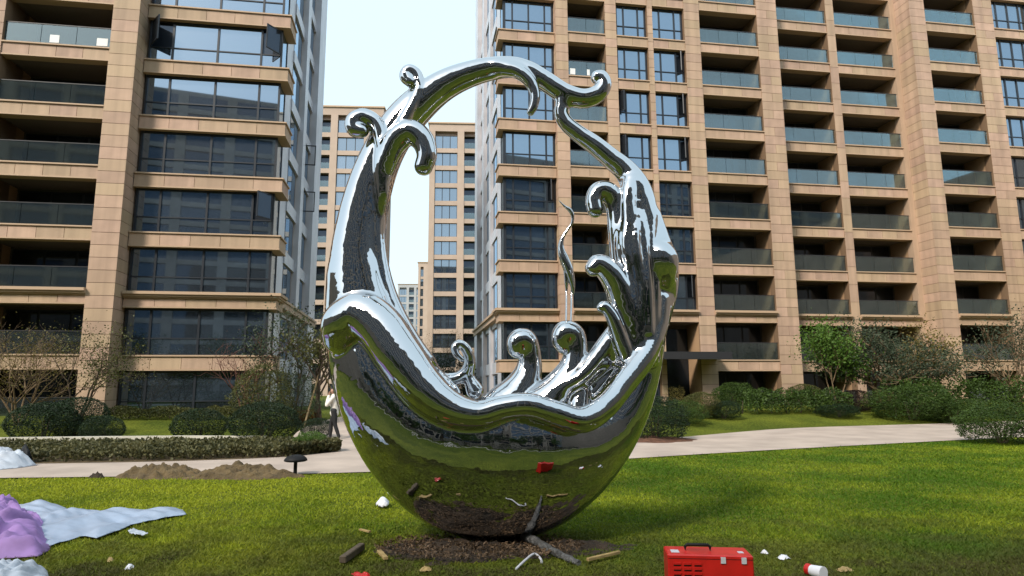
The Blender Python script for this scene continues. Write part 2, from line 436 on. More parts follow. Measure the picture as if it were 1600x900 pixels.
    def balcony(s, u0, u1, y0, k, deep=1.7, doors=3, papers=(), rail=True, top=None):
        """recess with floor, ceiling, cheeks and back wall; sliding door panes, glass balustrade and handrail"""
        a, b = u0 - s.u0, u1 - s.u0; z0 = ZK(k) - 0.08; z1 = (ZK(k + 1) - BH + 0.08) if top is None else top
        y1 = y0 + deep
        v = [[a, y0, z0], [b, y0, z0], [b, y1, z0], [a, y1, z0], [a, y0, z1], [b, y0, z1], [b, y1, z1], [a, y1, z1]]
        f = [[0, 1, 2, 3], [4, 7, 6, 5], [0, 3, 7, 4], [1, 5, 6, 2], [3, 2, 6, 7]]
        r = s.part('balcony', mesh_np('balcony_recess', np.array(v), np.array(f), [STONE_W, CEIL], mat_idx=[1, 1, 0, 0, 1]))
        m0, m1 = a + (b - a) * 0.03, b - (b - a) * 0.04
        w = (m1 - m0) / doors
        zf = ZK(k) - 0.02
        for i in range(doors):
            box('sliding_door', r, FRAME, m0 + i * w, m0 + (i + 1) * w, y1 - 0.10 + 0.012 * (i % 2), y1 - 0.06, zf, z1 - 0.12)
            box('pane', r, PANE_D, m0 + i * w + 0.06, m0 + (i + 1) * w - 0.06, y1 - 0.115, y1 - 0.104, zf + 0.08, z1 - 0.20)
        if rail:
            n = 3 if b - a > 3 else 2; w = (b - a - 0.04) / n; yr = y0 - 0.40
            for i in range(n):
                box('balustrade_pane', r, RGLASS, a + 0.02 + i * w + 0.012, a + 0.02 + (i + 1) * w - 0.012, yr, yr + 0.012, ZK(k) + 0.004, ZK(k) + 1.03)
            box('handrail', r, RAILM, a + 0.004, b - 0.004, yr - 0.02, yr + 0.032, ZK(k) + 1.032, ZK(k) + 1.075)
            for (c, wd) in papers:
                x = a + (b - a) * c; box('paper_notice', r, PAPER, x, x + wd, yr - 0.012, yr - 0.004, ZK(k) + 0.12, ZK(k) + 0.52)
        return r

# ---- the near block on the left
A = Building('apartment_building', 'tan stone apartment block on the left with wide corner windows', -13.7, 31.94)
KA = 8
A.part('wall', MB().box(-12.0, 6.45, 2.65, 14.5, 0, 33).mesh('wall', STONE_W))
A.part('upper_wall', MB().box(-12.0, 6.6, 0.5, 2.6, ZK(KA + 1) + 0.02, 33).mesh('upper_wall', STONE_W))
for k in range(0, KA + 1):
    A.band(-19.70, -14.92, 31.94 - 31.94 + 0.06, 0.5, k, cornice=(k == 2))
    A.balcony(-19.70, -14.92, 0.56, k, deep=2.0, papers=[(0.42, 0.42), (0.86, 0.5)] if k == 6 else ())
    A.band(-13.66, -6.66, 0.91, 1.65, k, panel=1.4, ends='r', cornice=(k == 2), h=0.74)
A.band(-19.70, -14.92, 0.06, 0.5, KA + 1); A.band(-13.66, -6.66, 0.91, 1.65, KA + 1, panel=1.4, ends='r')
A.pier(-14.92, -13.70, 0.0, 1.9, 0, ZK(KA + 1), faces='r')
A.pier(-21.0, -19.70, 0.0, 1.9, 0, ZK(KA + 1), faces='')
for k in range(0, KA + 1):
    op = {0: 'l', 3: 'r'} if k == 6 else ({3: 'r'} if k == 3 else {})
    A.window(-13.62, -7.05, 1.16, k, [0.0, 0.175, 0.51, 0.84, 1.0], opened=op, z1=ZK(k + 1) - 0.74)
    # corner return glazing and side elevation
    w = A.part('corner_window', MB().box(6.55, 6.65, 1.162, 1.26, ZK(k), ZK(k + 1) - 0.74).mesh('frame', FRAME))
    box('frame', w, FRAME, 6.57, 6.65, 2.45, 2.55, ZK(k), ZK(k + 1) - 0.74)
    box('pane', w, PANE, 6.60, 6.615, 1.27, 2.44, ZK(k) + 0.02, ZK(k + 1) - 0.76)
for (y0, y1, out, mt) in [(2.6, 4.6, 0.05, STONE_SIDE), (7.6, 8.6, 0.30, STONE_SIDE), (11.8, 14.45, 0.42, STONE_SIDE)]:
    A.part('side_pilaster', MB().box(6.46, 6.5 + out, y0, y1, 0.1, 33.1).mesh('pilaster', mt))
for k in range(0, KA + 2):
    for (y0, y1) in [(4.62, 7.58), (8.62, 11.78)]:
        A.part('side_band', MB().box(6.46, 6.62, y0, y1, ZK(k) - 0.7, ZK(k)).mesh('side_band', STONE_SIDE))
        w = A.part('side_window', MB().box(6.46, 6.50, y0 + 0.3, y1 - 0.3, ZK(k) + 0.02, ZK(k) + 2.28).mesh('frame', FRAME))
        h = (y1 - y0 - 0.8) / 2
        for q in range(2):
            box('pane', w, PANE, 6.502, 6.512, y0 + 0.36 + q * (h + 0.08), y0 + 0.36 + q * (h + 0.08) + h, ZK(k) + 0.08, ZK(k) + 2.2)
# cornice along the side elevation
cs = A.part('side_cornice', MB().box(6.9, 7.06, 2.58, 14.6, ZK(2) - 0.1, ZK(2) + 0.04).mesh('cornice', LEDGE))
box('cornice', cs, LEDGE, 6.47, 6.99, 2.57, 14.58, ZK(2) - 0.42, ZK(2) - 0.103)
for (k, y, z) in [(5, 9.4, 0), (4, 9.8, 0)]:                       # side sashes standing open
    sm = MB(); w_, h_ = 0.75, 1.35
    sm.box(0, w_, 0, 0.05, 0, 0.06).box(0, w_, 0, 0.05, h_ - 0.06, h_).box(0, 0.06, 0, 0.05, 0.06, h_ - 0.06).box(w_ - 0.06, w_, 0, 0.05, 0.06, h_ - 0.06)
    A.part('open_sash', sm.mesh('sash', FRAME), (6.56, y, ZK(k) + 0.7))

# ---- the long block on the right
B = Building('apartment_building', 'long tan stone apartment block on the right with stacked glass balconies', 8.8, 37.07)
KB = 9
lu = lambda u: u - 8.8
B.part('wall', MB().box(lu(5.55), lu(24.1), 1.95, 16.0, 0, 36).mesh('wall', STONE_W))
B.part('wall', MB().box(lu(24.12), lu(50), 3.6, 16.0, 0, 36).mesh('wall', STONE_W))
B.part('upper_wall', MB().box(lu(5.3), lu(24.1), 0.5, 1.94, ZK(KB + 1) + 0.02, 36).mesh('upper_wall', STONE_W))
B.part('upper_wall', MB().box(lu(24.12), lu(50), 1.9, 3.58, ZK(KB + 1) + 0.02, 36).mesh('upper_wall', STONE_W))
BAL1 = [(9.55, 12.05), (18.58, 22.75)]; WIN1 = [(12.84, 14.94), (15.29, 17.51)]
for k in range(0, KB + 2):
    c = (k == 2)
    B.band(5.12, 8.74, 0.38, 1.5, k, ends='l', cornice=c, h=0.74)
    for (a, b) in BAL1: B.band(a, b, 0.06, 0.5, k, cornice=c)
    B.band(12.80, 15.0, 0.06, 0.5, k, cornice=c)
    if k != 1: B.band(15.24, 17.51, 0.06, 0.5, k, cornice=c)
    for (a, b) in [(24.24, 28.95), (29.57, 34.13)]: B.band(a, b, 1.39, 0.5, k, cornice=c)
    B.band(35.76, 39.80, 0.06, 0.5, k, cornice=c)
    B.band(41.36, 44.6, 0.06, 0.5, k, cornice=c)
OPENB = {(7, 1): {2: 'r'}, (6, 0): {0: 'l'}, (6, 1): {2: 'r'}, (5, 0): {0: 'l'}, (5, 1): {2: 'r'}, (2, 1): {2: 'r'}}
for k in range(0, KB + 1):
    B.window(5.50, 8.72, 0.66, k, [0, 0.17, 0.50, 0.83, 1.0], z1=ZK(k + 1) - 0.74, opened={3: 'r'} if k == 4 else {})
    w = B.part('corner_window', MB().box(lu(5.42), lu(5.52), 0.662, 0.76, ZK(k), ZK(k + 1) - 0.74).mesh('frame', FRAME))
    box('frame', w, FRAME, lu(5.44), lu(5.52), 1.80, 1.88, ZK(k), ZK(k + 1) - 0.74)
    box('pane', w, PANE, lu(5.46), lu(5.475), 0.77, 1.79, ZK(k) + 0.02, ZK(k + 1) - 0.76)
    for (a, b) in BAL1: B.balcony(a, b, 0.56, k, deep=1.35, doors=2 if b - a < 3 else 3, papers=[(0.05, 0.35), (0.5, 0.18)] if (k == 7 and b < 13) else ())
    for i, (a, b) in enumerate(WIN1):
        if i == 1 and k < 2: continue
        B.window(a + 0.02, b - 0.02, 0.30, k, [0, 0.26, 0.74, 1.0], opened=OPENB.get((k, i), {}))
    for (a, b) in [(24.24, 28.95), (29.57, 34.13)]: B.balcony(a, b, 1.89, k, deep=1.65)
    B.balcony(35.76, 39.80, 0.56, k, deep=1.7)
    B.window(41.38, 44.58, 0.30, k, [0, 0.2, 0.5, 0.8, 1.0])
ZT = ZK(KB + 1)
for (a, b, fc, d) in [(8.76, 9.55, 'l', 1.9), (12.05, 12.80, '', 0.6), (14.94, 15.29, '', 0.6), (17.51, 18.58, 'r', 0.6), (22.75, 24.22, '', 1.9), (39.80, 41.36, '', 0.6), (44.6, 46.4, '', 0.6)]:
    B.pier(a, b, 0.0, d, 0, ZT, faces=fc.replace('r', ''))
B.pier(28.95, 29.57, 1.33, 1.93, 0, ZT, course=1.2)
B.pier(34.55, 35.76, 0.0, 1.95, 0, ZT, faces='l')
B.part('pier', MB().box(lu(34.13), lu(34.54), 1.36, 1.95, 0, ZT).mesh('pier', STONE))
# side elevation of the right block (faces left)
for (y0, y1, out, mt) in [(1.95, 3.9, 0.02, STONE_SIDE), (6.4, 7.3, 0.18, STONE_SIDE), (10.2, 11.2, 0.25, STONE_SIDE), (14.0, 15.95, 0.35, STONE_SIDE)]:
    B.part('side_pilaster', MB().box(lu(5.5) - out, lu(5.54), y0, y1, 0.1, 36.1).mesh('pilaster', mt))
for k in range(0, KB + 2):
    for (y0, y1) in [(3.92, 6.38), (7.32, 10.18), (11.22, 13.98)]:
        B.part('side_band', MB().box(lu(5.42), lu(5.54), y0, y1, ZK(k) - 0.75, ZK(k)).mesh('side_band', STONE_SIDE))
        w = B.part('side_window', MB().box(lu(5.50), lu(5.54), y0 + 0.3, y1 - 0.3, ZK(k) + 0.02, ZK(k) + 2.2).mesh('frame', FRAME))
        h = (y1 - y0 - 0.8) / 2
        for q in range(2):
            box('pane', w, PANE, lu(5.488), lu(5.498), y0 + 0.36 + q * (h + 0.08), y0 + 0.36 + q * (h + 0.08) + h, ZK(k) + 0.08, ZK(k) + 2.12)
cs = B.part('side_cornice', MB().box(lu(4.95), lu(5.1), 1.95, 16.1, ZK(2) - 0.1, ZK(2) + 0.04).mesh('cornice', LEDGE))
box('cornice', cs, LEDGE, lu(5.08), lu(5.53), 1.96, 16.08, ZK(2) - 0.42, ZK(2) - 0.103)
# entrance: recess in the shade-darkened plaster, canopy
en = B.part('entrance', mesh_np('entrance_recess', np.array([[lu(15.3), 0.1, 0.3], [lu(17.5), 0.1, 0.3], [lu(17.5), 1.9, 0.3], [lu(15.3), 1.9, 0.3], [lu(15.3), 0.1, 5.55], [lu(17.5), 0.1, 5.55], [lu(17.5), 1.9, 5.55], [lu(15.3), 1.9, 5.55]]),
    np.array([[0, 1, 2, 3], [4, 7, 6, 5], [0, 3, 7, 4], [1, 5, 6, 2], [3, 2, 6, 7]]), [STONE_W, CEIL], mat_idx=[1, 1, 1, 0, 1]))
box('door', en, PANE_D, lu(15.32), lu(17.45), 1.75, 1.85, 0.32, 5.3)
cn = B.part('entrance_canopy', MB().box(lu(13.6), lu(18.55), -1.7, 0.25, 3.32, 3.62).mesh('canopy', CANOPY))
box('fascia', cn, RAILM, lu(13.5), lu(18.62), -1.78, -1.70, 3.25, 3.68)

# ---- far buildings: each floor has its bands, windows and balconies
def far_building(name, label, px0, px1, Y, top_py, floors, cols, material, depth=12, grp=None, corner=True):
    """cols: list of (x0, x1, kind) in metres from the left edge"""
    p0 = at(px0, 450, Y); p1 = at(px1, 450, Y)
    ztop = at((px0 + px1) / 2, top_py, Y)[2]; W = p1[0] - p0[0]
    fh = 3.0; z0 = ztop - 1.3 - floors * fh
    r = thing(name, label, 'building', (p0[0], p0[1], 0), 0.06, grp)
    obj('wall', MB().box(0, W, 1.0, depth, 0, ztop - 0.6).mesh('wall', material), r)
    pp = obj('parapet', MB().box(-0.1, W + 0.1, 0.2, depth + 0.1, ztop - 1.3 + 0.01, ztop).mesh('parapet', material), r)
    obj('coping', MB().box(-0.3, W + 0.3, 0.0, depth + 0.3, ztop + 0.002, ztop + 0.25).mesh('coping', LEDGE), pp)
    xs = [0] + [c for col in cols for c in col[:2]] + [W]
    for a, b in zip(xs[0::2], xs[1::2]):
        if b - a > 0.05: obj('pier', MB().box(a, b, 0.0, 1.0, 0, ztop - 1.3).mesh('pier', material), r)
    for k in range(floors):
        zf = z0 + k * fh
        if zf < -fh: continue
        for (a, b, kd) in cols:
            obj('floor_band', box_mesh(material, b - a - 0.004, 0.85, 0.75), r, (a + 0.002, 0.12, zf - 0.75))
            if kd == 'w':
                wf = obj('window', MB().box(0, b - a, 0, 0.08, 0, 0.08).box(0, b - a, 0, 0.08, 2.17, 2.25).box(0, 0.08, 0, 0.08, 0.08, 2.17).box(b - a - 0.08, b - a, 0, 0.08, 0.08, 2.17)
                         .box((b - a) / 3 - 0.05, (b - a) / 3 + 0.05, 0, 0.08, 0.08, 2.17).box(2 * (b - a) / 3 - 0.05, 2 * (b - a) / 3 + 0.05, 0, 0.08, 0.08, 2.17).mesh('frame', FRAME), r, (a, 0.4, zf))
                for q in range(3):
                    box('pane', wf, PANE_F, (b - a) / 3 * q + 0.06, (b - a) / 3 * (q + 1) - 0.06, 0.03, 0.04, 0.05, 2.2)
            else:
                bc = obj('balcony', box_mesh(PANE_D, b - a, 0.05, 2.25), r, (a, 0.92, zf))
                box('balustrade_pane', bc, RGLASS, 0, b - a, -0.75, -0.73, 0, 1.0)
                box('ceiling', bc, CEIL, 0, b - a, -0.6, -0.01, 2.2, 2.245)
    return r
far_building('apartment_tower', 'tan apartment tower in the gap just left of the sculpture ring', 486, 590, 97, 166, 15,
             [(0.3, 2.0, 'b'), (3.1, 7.3, 'w'), (8.3, 9.8, 'b')], STONE_F, grp='towers standing far behind in the gap')
far_building('apartment_tower', 'tan apartment tower seen through the ring, left of the right block', 668, 775, 101, 192, 15,
             [(0.9, 4.6, 'w'), (5.7, 8.6, 'b'), (9.4, 10.4, 'w')], STONE_F, grp='towers standing far behind in the gap')
far_building('apartment_tower', 'pale grey distant tower low in the gap, farthest of all', 622, 662, 255, 444, 13,
             [(0.6, 3.4, 'w'), (4.4, 6.4, 'b'), (7.4, 9.8, 'w')], GREYC, grp='towers standing far behind in the gap')
far_building('apartment_tower', 'slim tan tower edge squeezed between grey tower and nearer tan tower', 653, 690, 190, 410, 12,
             [(0.7, 1.6, 'w'), (3.0, 4.6, 'b')], STONE_F, grp='towers standing far behind in the gap')

# ---- unseen blocks sized for reflections and lawn shade; side pair added for the steel
DARKST2 = mat('grey brown cladding', (0.27, 0.22, 0.185), 0.8, var=0.12, nscale=0.8, namt=0.15)
def rear_block(x, y, w, h, rot, label, bay=7):
    r = thing('apartment_building', label, 'building', (x, y, 0), rot, 'blocks seen only as reflections')
    obj('wall', MB().box(-w / 2, w / 2, 0.6, 14, 0, h).mesh('wall', DARKST2), r)
    n = int(w / bay)
    for i in range(n + 1):
        xx = -w / 2 + i * w / n; obj('pier', MB().box(xx - 0.7, xx + 0.7, 0, 0.6, 0, h - 0.5).mesh('pier', DARKST2), r)
    for k in range(1, int(h / 3)):
        for i in range(n):
            xa, xb = -w / 2 + i * w / n + 0.7, -w / 2 + (i + 1) * w / n - 0.7
            obj('floor_band', box_mesh(DARKST2, xb - xa, 0.45, 0.75), r, (xa, 0.1, 3 * k - 0.75))
            obj('window', box_mesh(PANE_D, xb - xa, 0.05, 2.25), r, (xa, 0.45, 3 * k))
    return r
rear_block(-23, -40, 70, 48, math.pi - 0.05, 'tall apartment block mirrored in the left building windows')
rear_block(62, -41, 100, 46, math.pi - 0.1, 'tall apartment block mirrored in the right building windows', 10)
rear_block(58, 6, 76, 20, math.pi / 2 + 0.03, 'unseen lower apartment block added to the right, mirrored in the bowl')
rear_block(-52, -2, 44, 12, -math.pi / 2, 'unseen lower apartment block added to the left, mirrored in the steel arch')
# ------------------------------------------------------------------ smooth-blended solids (field of round strokes -> surface)
def catmull(P, n):
    P = np.asarray(P, float)
    if len(P) == 2:
        t = np.linspace(0, 1, n + 1)[:, None]; return P[0] * (1 - t) + P[1] * t
    Q = np.vstack([2 * P[0] - P[1], P, 2 * P[-1] - P[-2]]); out = []
    for i in range(1, len(Q) - 2):
        t = np.linspace(0, 1, n, endpoint=False)[:, None]
        p0, p1, p2, p3 = Q[i - 1], Q[i], Q[i + 1], Q[i + 2]
        out.append(0.5 * (2 * p1 + (p2 - p0) * t + (2 * p0 - 5 * p1 + 4 * p2 - p3) * t ** 2 + (3 * p1 - p0 - 3 * p2 + p3) * t ** 3))
    out.append(P[-1][None]); return np.vstack(out)

class Field:
    def __init__(s, lo, hi, h):
        s.lo, s.h = np.array(lo, float), h
        s.n = np.ceil((np.array(hi) - s.lo) / h).astype(int) + 1
        s.F = np.full(s.n, 0.6, np.float32); s.I = np.zeros(s.n, np.int8)
        s.ax = [s.lo[i] + h * np.arange(s.n[i]) for i in range(3)]
    def stroke(s, pts, k=0.06, sy=1.0, idx=0, sub=6, cut=False):
        """pts rows (x, y, z, r): union (or, with cut, carving) of a tapering round stroke with blend radius k; sy stretches along y"""
        P = catmull(pts, sub); mar = k + 0.12
        r = P[:, 3]
        e = np.stack([r + mar, r * sy + mar, r + mar], -1)
        i0 = np.maximum(np.floor((P[:, :3] - e).min(0) - s.lo) * 0 + np.floor(((P[:, :3] - e).min(0) - s.lo) / s.h), 0).astype(int)
        i1 = np.minimum(np.ceil(((P[:, :3] + e).max(0) - s.lo) / s.h) + 1, s.n).astype(int)
        if (i1 <= i0).any(): return
        T = np.full(i1 - i0, 0.6, np.float32)
        for a, b in zip(P[:-1], P[1:]):
            lo = np.minimum(a[:3], b[:3]) - np.array([1, sy, 1]) * max(a[3], b[3]) - mar
            hi = np.maximum(a[:3], b[:3]) + np.array([1, sy, 1]) * max(a[3], b[3]) + mar
            j0 = np.maximum(np.floor((lo - s.lo) / s.h).astype(int), i0); j1 = np.minimum(np.ceil((hi - s.lo) / s.h).astype(int) + 1, i1)
            if (j1 <= j0).any(): continue
            X = (s.ax[0][j0[0]:j1[0]] - a[0])[:, None, None]; Y = ((s.ax[1][j0[1]:j1[1]] - a[1]) / sy)[None, :, None]; Z = (s.ax[2][j0[2]:j1[2]] - a[2])[None, None, :]
            d = b[:3] - a[:3]; d = np.array([d[0], d[1] / sy, d[2]]); L2 = d @ d + 1e-12
            t = np.clip((X * d[0] + Y * d[1] + Z * d[2]) / L2, 0, 1)
            D = np.sqrt((X - t * d[0]) ** 2 + (Y - t * d[1]) ** 2 + (Z - t * d[2]) ** 2) - (a[3] + (b[3] - a[3]) * t)
            sl = tuple(slice(j0[q] - i0[q], j1[q] - i0[q]) for q in range(3))
            T[sl] = np.minimum(T[sl], D)
        sl = tuple(slice(i0[q], i1[q]) for q in range(3))
        F = s.F[sl]
        if cut:
            hh = np.clip(0.5 - 0.5 * (F + T) / k, 0, 1); s.F[sl] = F * (1 - hh) + (-T) * hh + k * hh * (1 - hh)
            return
        I = s.I[sl]; I[T < F] = idx; s.I[sl] = I
        hh = np.clip(0.5 + 0.5 * (F - T) / k, 0, 1)
        s.F[sl] = F * (1 - hh) + T * hh - k * hh * (1 - hh)
    def surface(s, smooth=6):
        F = s.F; n = s.n; S = F < 0
        c = np.zeros(n - 1, np.int8)
        for dx in (0, 1):
            for dy in (0, 1):
                for dz in (0, 1): c += S[dx:n[0] - 1 + dx, dy:n[1] - 1 + dy, dz:n[2] - 1 + dz]
        act = np.argwhere((c > 0) & (c < 8))
        vid = np.full(n - 1, -1, np.int64); vid[tuple(act.T)] = np.arange(len(act))
        acc = np.zeros((len(act), 3)); cnt = np.zeros(len(act))
        cor = [(a, b, d) for a in (0, 1) for b in (0, 1) for d in (0, 1)]
        for p in cor:
            for q in range(3):
                if p[q]: continue
                p2 = list(p); p2[q] = 1
                f0 = F[tuple((act + p).T)]; f1 = F[tuple((act + p2).T)]
                m_ = (f0 < 0) != (f1 < 0)
                t = np.where(m_, f0 / np.where(m_, f0 - f1, 1), 0)
                w = np.tile(np.array(p, float), (len(act), 1)); w[:, q] += t
                acc[m_] += w[m_]; cnt[m_] += 1
        V = s.lo + s.h * (act + acc / np.maximum(cnt, 1)[:, None])
        quads = []
        for q in range(3):
            a, b = (q + 1) % 3, (q + 2) % 3
            sl0 = [slice(None)] * 3; sl1 = [slice(None)] * 3; sl0[q] = slice(0, n[q] - 1); sl1[q] = slice(1, n[q])
            s0, s1 = S[tuple(sl0)], S[tuple(sl1)]
            e = np.argwhere(s0 != s1); e = e[(e[:, a] > 0) & (e[:, b] > 0) & (e[:, a] < n[a] - 1) & (e[:, b] < n[b] - 1)]
            flip = s0[tuple(e.T)]
            def g(da, db):
                k = e.copy(); k[:, a] -= da; k[:, b] -= db; return vid[tuple(k.T)]
            Q = np.stack([g(1, 1), g(0, 1), g(0, 0), g(1, 0)], -1)
            Q[~flip] = Q[~flip][:, ::-1]; quads.append(Q)
        Q = np.vstack(quads)
        E2 = np.vstack([Q[:, [0, 1]], Q[:, [1, 2]], Q[:, [2, 3]], Q[:, [3, 0]]])
        i, j = np.r_[E2[:, 0], E2[:, 1]], np.r_[E2[:, 1], E2[:, 0]]
        deg = np.bincount(i, minlength=len(V)).astype(float)
        for it in range(smooth * 2):
            lam = 0.5 if it % 2 == 0 else -0.52
            avg = np.stack([np.bincount(i, V[j, c_], len(V)) for c_ in range(3)], -1) / deg[:, None]
            V = V + lam * (avg - V)
        return V, Q, s.I[tuple(np.round((V - s.lo) / s.h).astype(int).clip(0, n - 1).T)]

# ------------------------------------------------------------------ the stainless steel wave sculpture
SY0 = 7.5                                            # distance of its middle plane
def S(px, py, rpx, dy=0.0):
    p = at(px, py, SY0 + dy)
    dep = p[1] * math.cos(PITCH) + (p[2] - CAM_H) * math.sin(PITCH)
    return [p[0], p[1], p[2], rpx * dep / FOC]
def strk(rows): return np.array([S(*r) for r in rows])

FD = Field((-2.35, SY0 - 1.15, -0.02), (2.35, SY0 + 1.15, 6.1), 0.016)
PN = ['bowl', 'arch', 'splash_column'] + ['wave_curl'] * 16 + ['rim_wave']
# bowl: a thick crescent inscribed in an egg-shaped outline, its top opened along the rim
_t = np.linspace(0, 2 * math.pi, 720); OUT = np.stack([775 + 265 * np.cos(_t), 500 + 338 * np.sin(_t)], -1)
med = [(566, 440), (578, 500), (602, 556), (634, 610), (682, 660), (740, 690), (800, 700), (858, 698), (908, 684), (950, 660), (984, 622), (1006, 572), (1014, 530)]
FD.stroke(strk([(x, y, float(np.hypot(OUT[:, 0] - x, OUT[:, 1] - y).min())) for x, y in med]), k=0.10, sy=0.80, idx=0, sub=8)
rim = [(590, 400), (606, 445), (626, 500), (655, 552), (700, 606), (750, 634), (800, 634), (850, 634), (900, 644), (938, 628), (968, 588), (986, 540), (990, 500)]
cutp = []
for x, y in rim:
    d = math.hypot(800 - x, 440 - y); cutp.append((x + (800 - x) / d * 84, y + (440 - y) / d * 84, 84))
FD.stroke(strk(cutp), k=0.05, sy=4.0, sub=8, cut=True)
# arch: left limb rising to the top and over to the right end
FD.stroke(strk([(566, 470, 50), (560, 410, 44), (566, 345, 38), (582, 280, 34), (606, 225, 31), (640, 178, 29), (688, 137, 24), (740, 114, 19.5), (790, 105, 16.5), (822, 110, 15.5), (852, 127, 15.5), (882, 146, 15.5), (910, 154, 15), (932, 148, 14), (943, 133, 12.5), (940, 122, 11.5), (934, 121, 11)]), k=0.12, idx=1, sub=8)
# front drop at the arch end
FD.stroke(strk([(775, 106, 12, -0.06), (808, 112, 11, -0.1), (828, 128, 9.5, -0.12), (836, 148, 8, -0.12), (834, 165, 7.2, -0.12), (829, 175, 6, -0.12)]), k=0.05, idx=3)
# inner limb
FD.stroke(strk([(614, 226, 19, -0.05), (596, 285, 16, -0.10), (589, 345, 13, -0.12), (592, 405, 14, -0.12), (606, 465, 16, -0.12), (634, 527, 19, -0.12), (668, 578, 21, -0.10), (705, 612, 22, -0.05)]), k=0.045, idx=1, sub=8)
# outer left curl
FD.stroke(strk([(594, 340, 4, -0.16), (598, 300, 10, -0.22), (597, 255, 11, -0.24), (596, 218, 10.5, -0.22), (588, 193, 11.5, -0.20), (570, 184, 14, -0.18), (556, 190, 16, -0.18), (556, 201, 14, -0.2), (566, 205, 10, -0.24)]), k=0.02, idx=4)
# top curl
FD.stroke(strk([(612, 232, 12, -0.18), (628, 195, 10, -0.2), (646, 162, 9, -0.18), (655, 137, 8.5, -0.15), (651, 117, 9, -0.13), (640, 110, 9.5, -0.13), (635, 119, 11, -0.13), (641, 128, 8.5, -0.16)]), k=0.02, idx=5)
# inner curl
FD.stroke(strk([(594, 330, 6, -0.12), (596, 295, 11, -0.16), (603, 258, 17, -0.22), (617, 224, 20, -0.26), (640, 207, 20, -0.30), (660, 219, 18.5, -0.32), (667, 241, 16, -0.34), (662, 260, 14.5, -0.34)]), k=0.05, idx=6)
# left shoulder wave and the rolling rim
FD.stroke(strk([(534, 524, 30, -0.34), (539, 506, 36, -0.40), (564, 492, 37, -0.46), (594, 512, 37, -0.54), (626, 558, 37, -0.64), (660, 604, 34, -0.72), (700, 636, 28, -0.78), (745, 648, 22, -0.82), (785, 638, 20, -0.82), (825, 634, 20, -0.82), (868, 646, 20, -0.78), (908, 656, 21, -0.70), (942, 636, 21, -0.56), (974, 598, 20, -0.40), (1004, 560, 19, -0.26), (1025, 515, 17, -0.13), (1032, 470, 17, -0.05)]), k=0.045, idx=19, sub=8)
# hollow behind the rim
FD.stroke(strk([(690, 580, 24, -0.30), (740, 606, 34, -0.30), (800, 608, 34, -0.30), (860, 612, 36, -0.28), (915, 616, 32, -0.25), (955, 592, 22, -0.15)]), k=0.10, sy=1.5, cut=True)
# splash column on the right: bundle of strands
FD.stroke(strk([(1004, 560, 24), (1012, 500, 24), (1014, 440, 25), (1006, 380, 28), (1000, 330, 27), (994, 296, 23), (979, 269, 18), (955, 248, 16), (928, 226, 14.5), (904, 209, 13), (886, 194, 12), (877, 178, 11.5), (879, 163, 11)]), k=0.08, idx=2, sub=8)
FD.stroke(strk([(1030, 500, 17, 0.05), (1040, 450, 19, 0.03), (1036, 410, 22, -0.02), (1026, 375, 20, -0.02), (1018, 340, 16)]), k=0.05, idx=2)
FD.stroke(strk([(1034, 446, 17, -0.04), (1033, 422, 25, -0.10), (1031, 404, 27, -0.12), (1022, 388, 18, -0.10), (1014, 362, 13, -0.06)]), k=0.045, idx=7)
FD.stroke(strk([(975, 560, 24, -0.02), (975, 490, 20, -0.06), (972, 420, 18, -0.06), (967, 360, 17, -0.06), (962, 322, 16, -0.06), (951, 302, 17, -0.08), (936, 299, 15, -0.10), (928, 312, 13.5, -0.12), (930, 328, 12.5, -0.14)]), k=0.03, idx=8)
FD.stroke(strk([(1000, 560, 15, -0.2), (996, 480, 12, -0.22), (990, 410, 11, -0.22), (984, 350, 11, -0.20), (982, 305, 13, -0.14), (985, 285, 14, -0.08)]), k=0.035, idx=2)
FD.stroke(strk([(1012, 520, 11, -0.24), (1010, 440, 10, -0.26), (1004, 370, 9, -0.22), (998, 320, 9, -0.14)]), k=0.03, idx=2)
FD.stroke(strk([(985, 560, 22, -0.12), (982, 505, 25, -0.16), (970, 456, 23, -0.20), (953, 426, 20, -0.24), (936, 413, 16, -0.26), (927, 419, 13, -0.28)]), k=0.035, idx=9)
FD.stroke(strk([(980, 560, 14, -0.26), (967, 522, 13, -0.28), (957, 496, 11, -0.30), (946, 480, 9.5, -0.30), (940, 481, 8, -0.31)]), k=0.025, idx=10)
FD.stroke(strk([(985, 560, 26, 0.04), (985, 480, 24, 0.04), (982, 410, 22, 0.04), (982, 350, 20, 0.03), (985, 310, 18, 0.02)]), k=0.06, idx=2)
for (x0, x1, r_, d_) in [(1022, 1016, 8, -0.20), (990, 978, 8, -0.27), (968, 970, 8, -0.20), (1003, 993, 7, -0.29)]:
    FD.stroke(strk([(x0 - 4, 560, r_ + 4, d_ + 0.04), (x0, 500, r_, d_), ((x0 + x1) / 2 + 5, 440, r_ * 0.85, d_ - 0.01), (x1, 380, r_, d_), (x1 + 3, 335, r_ * 0.7, d_ + 0.08)]), k=0.04, idx=2)
# water sheet rising to the right inside the bowl
for q, (ex, ey, sx, sy_) in enumerate([(992, 530, 850, 640), (980, 545, 880, 650), (968, 540, 830, 625), (950, 533, 870, 612)]):
    FD.stroke(strk([(sx, sy_, 16, 0.0 - 0.06 * q), ((sx + ex) / 2, (sy_ + ey) / 2 + 14, 15, -0.02 - 0.07 * q), (ex, ey, 14, -0.05 * q), (ex + 4, ey - 22, 4 if q == 3 else 12, -0.05 * q)]), k=0.05, idx=19)
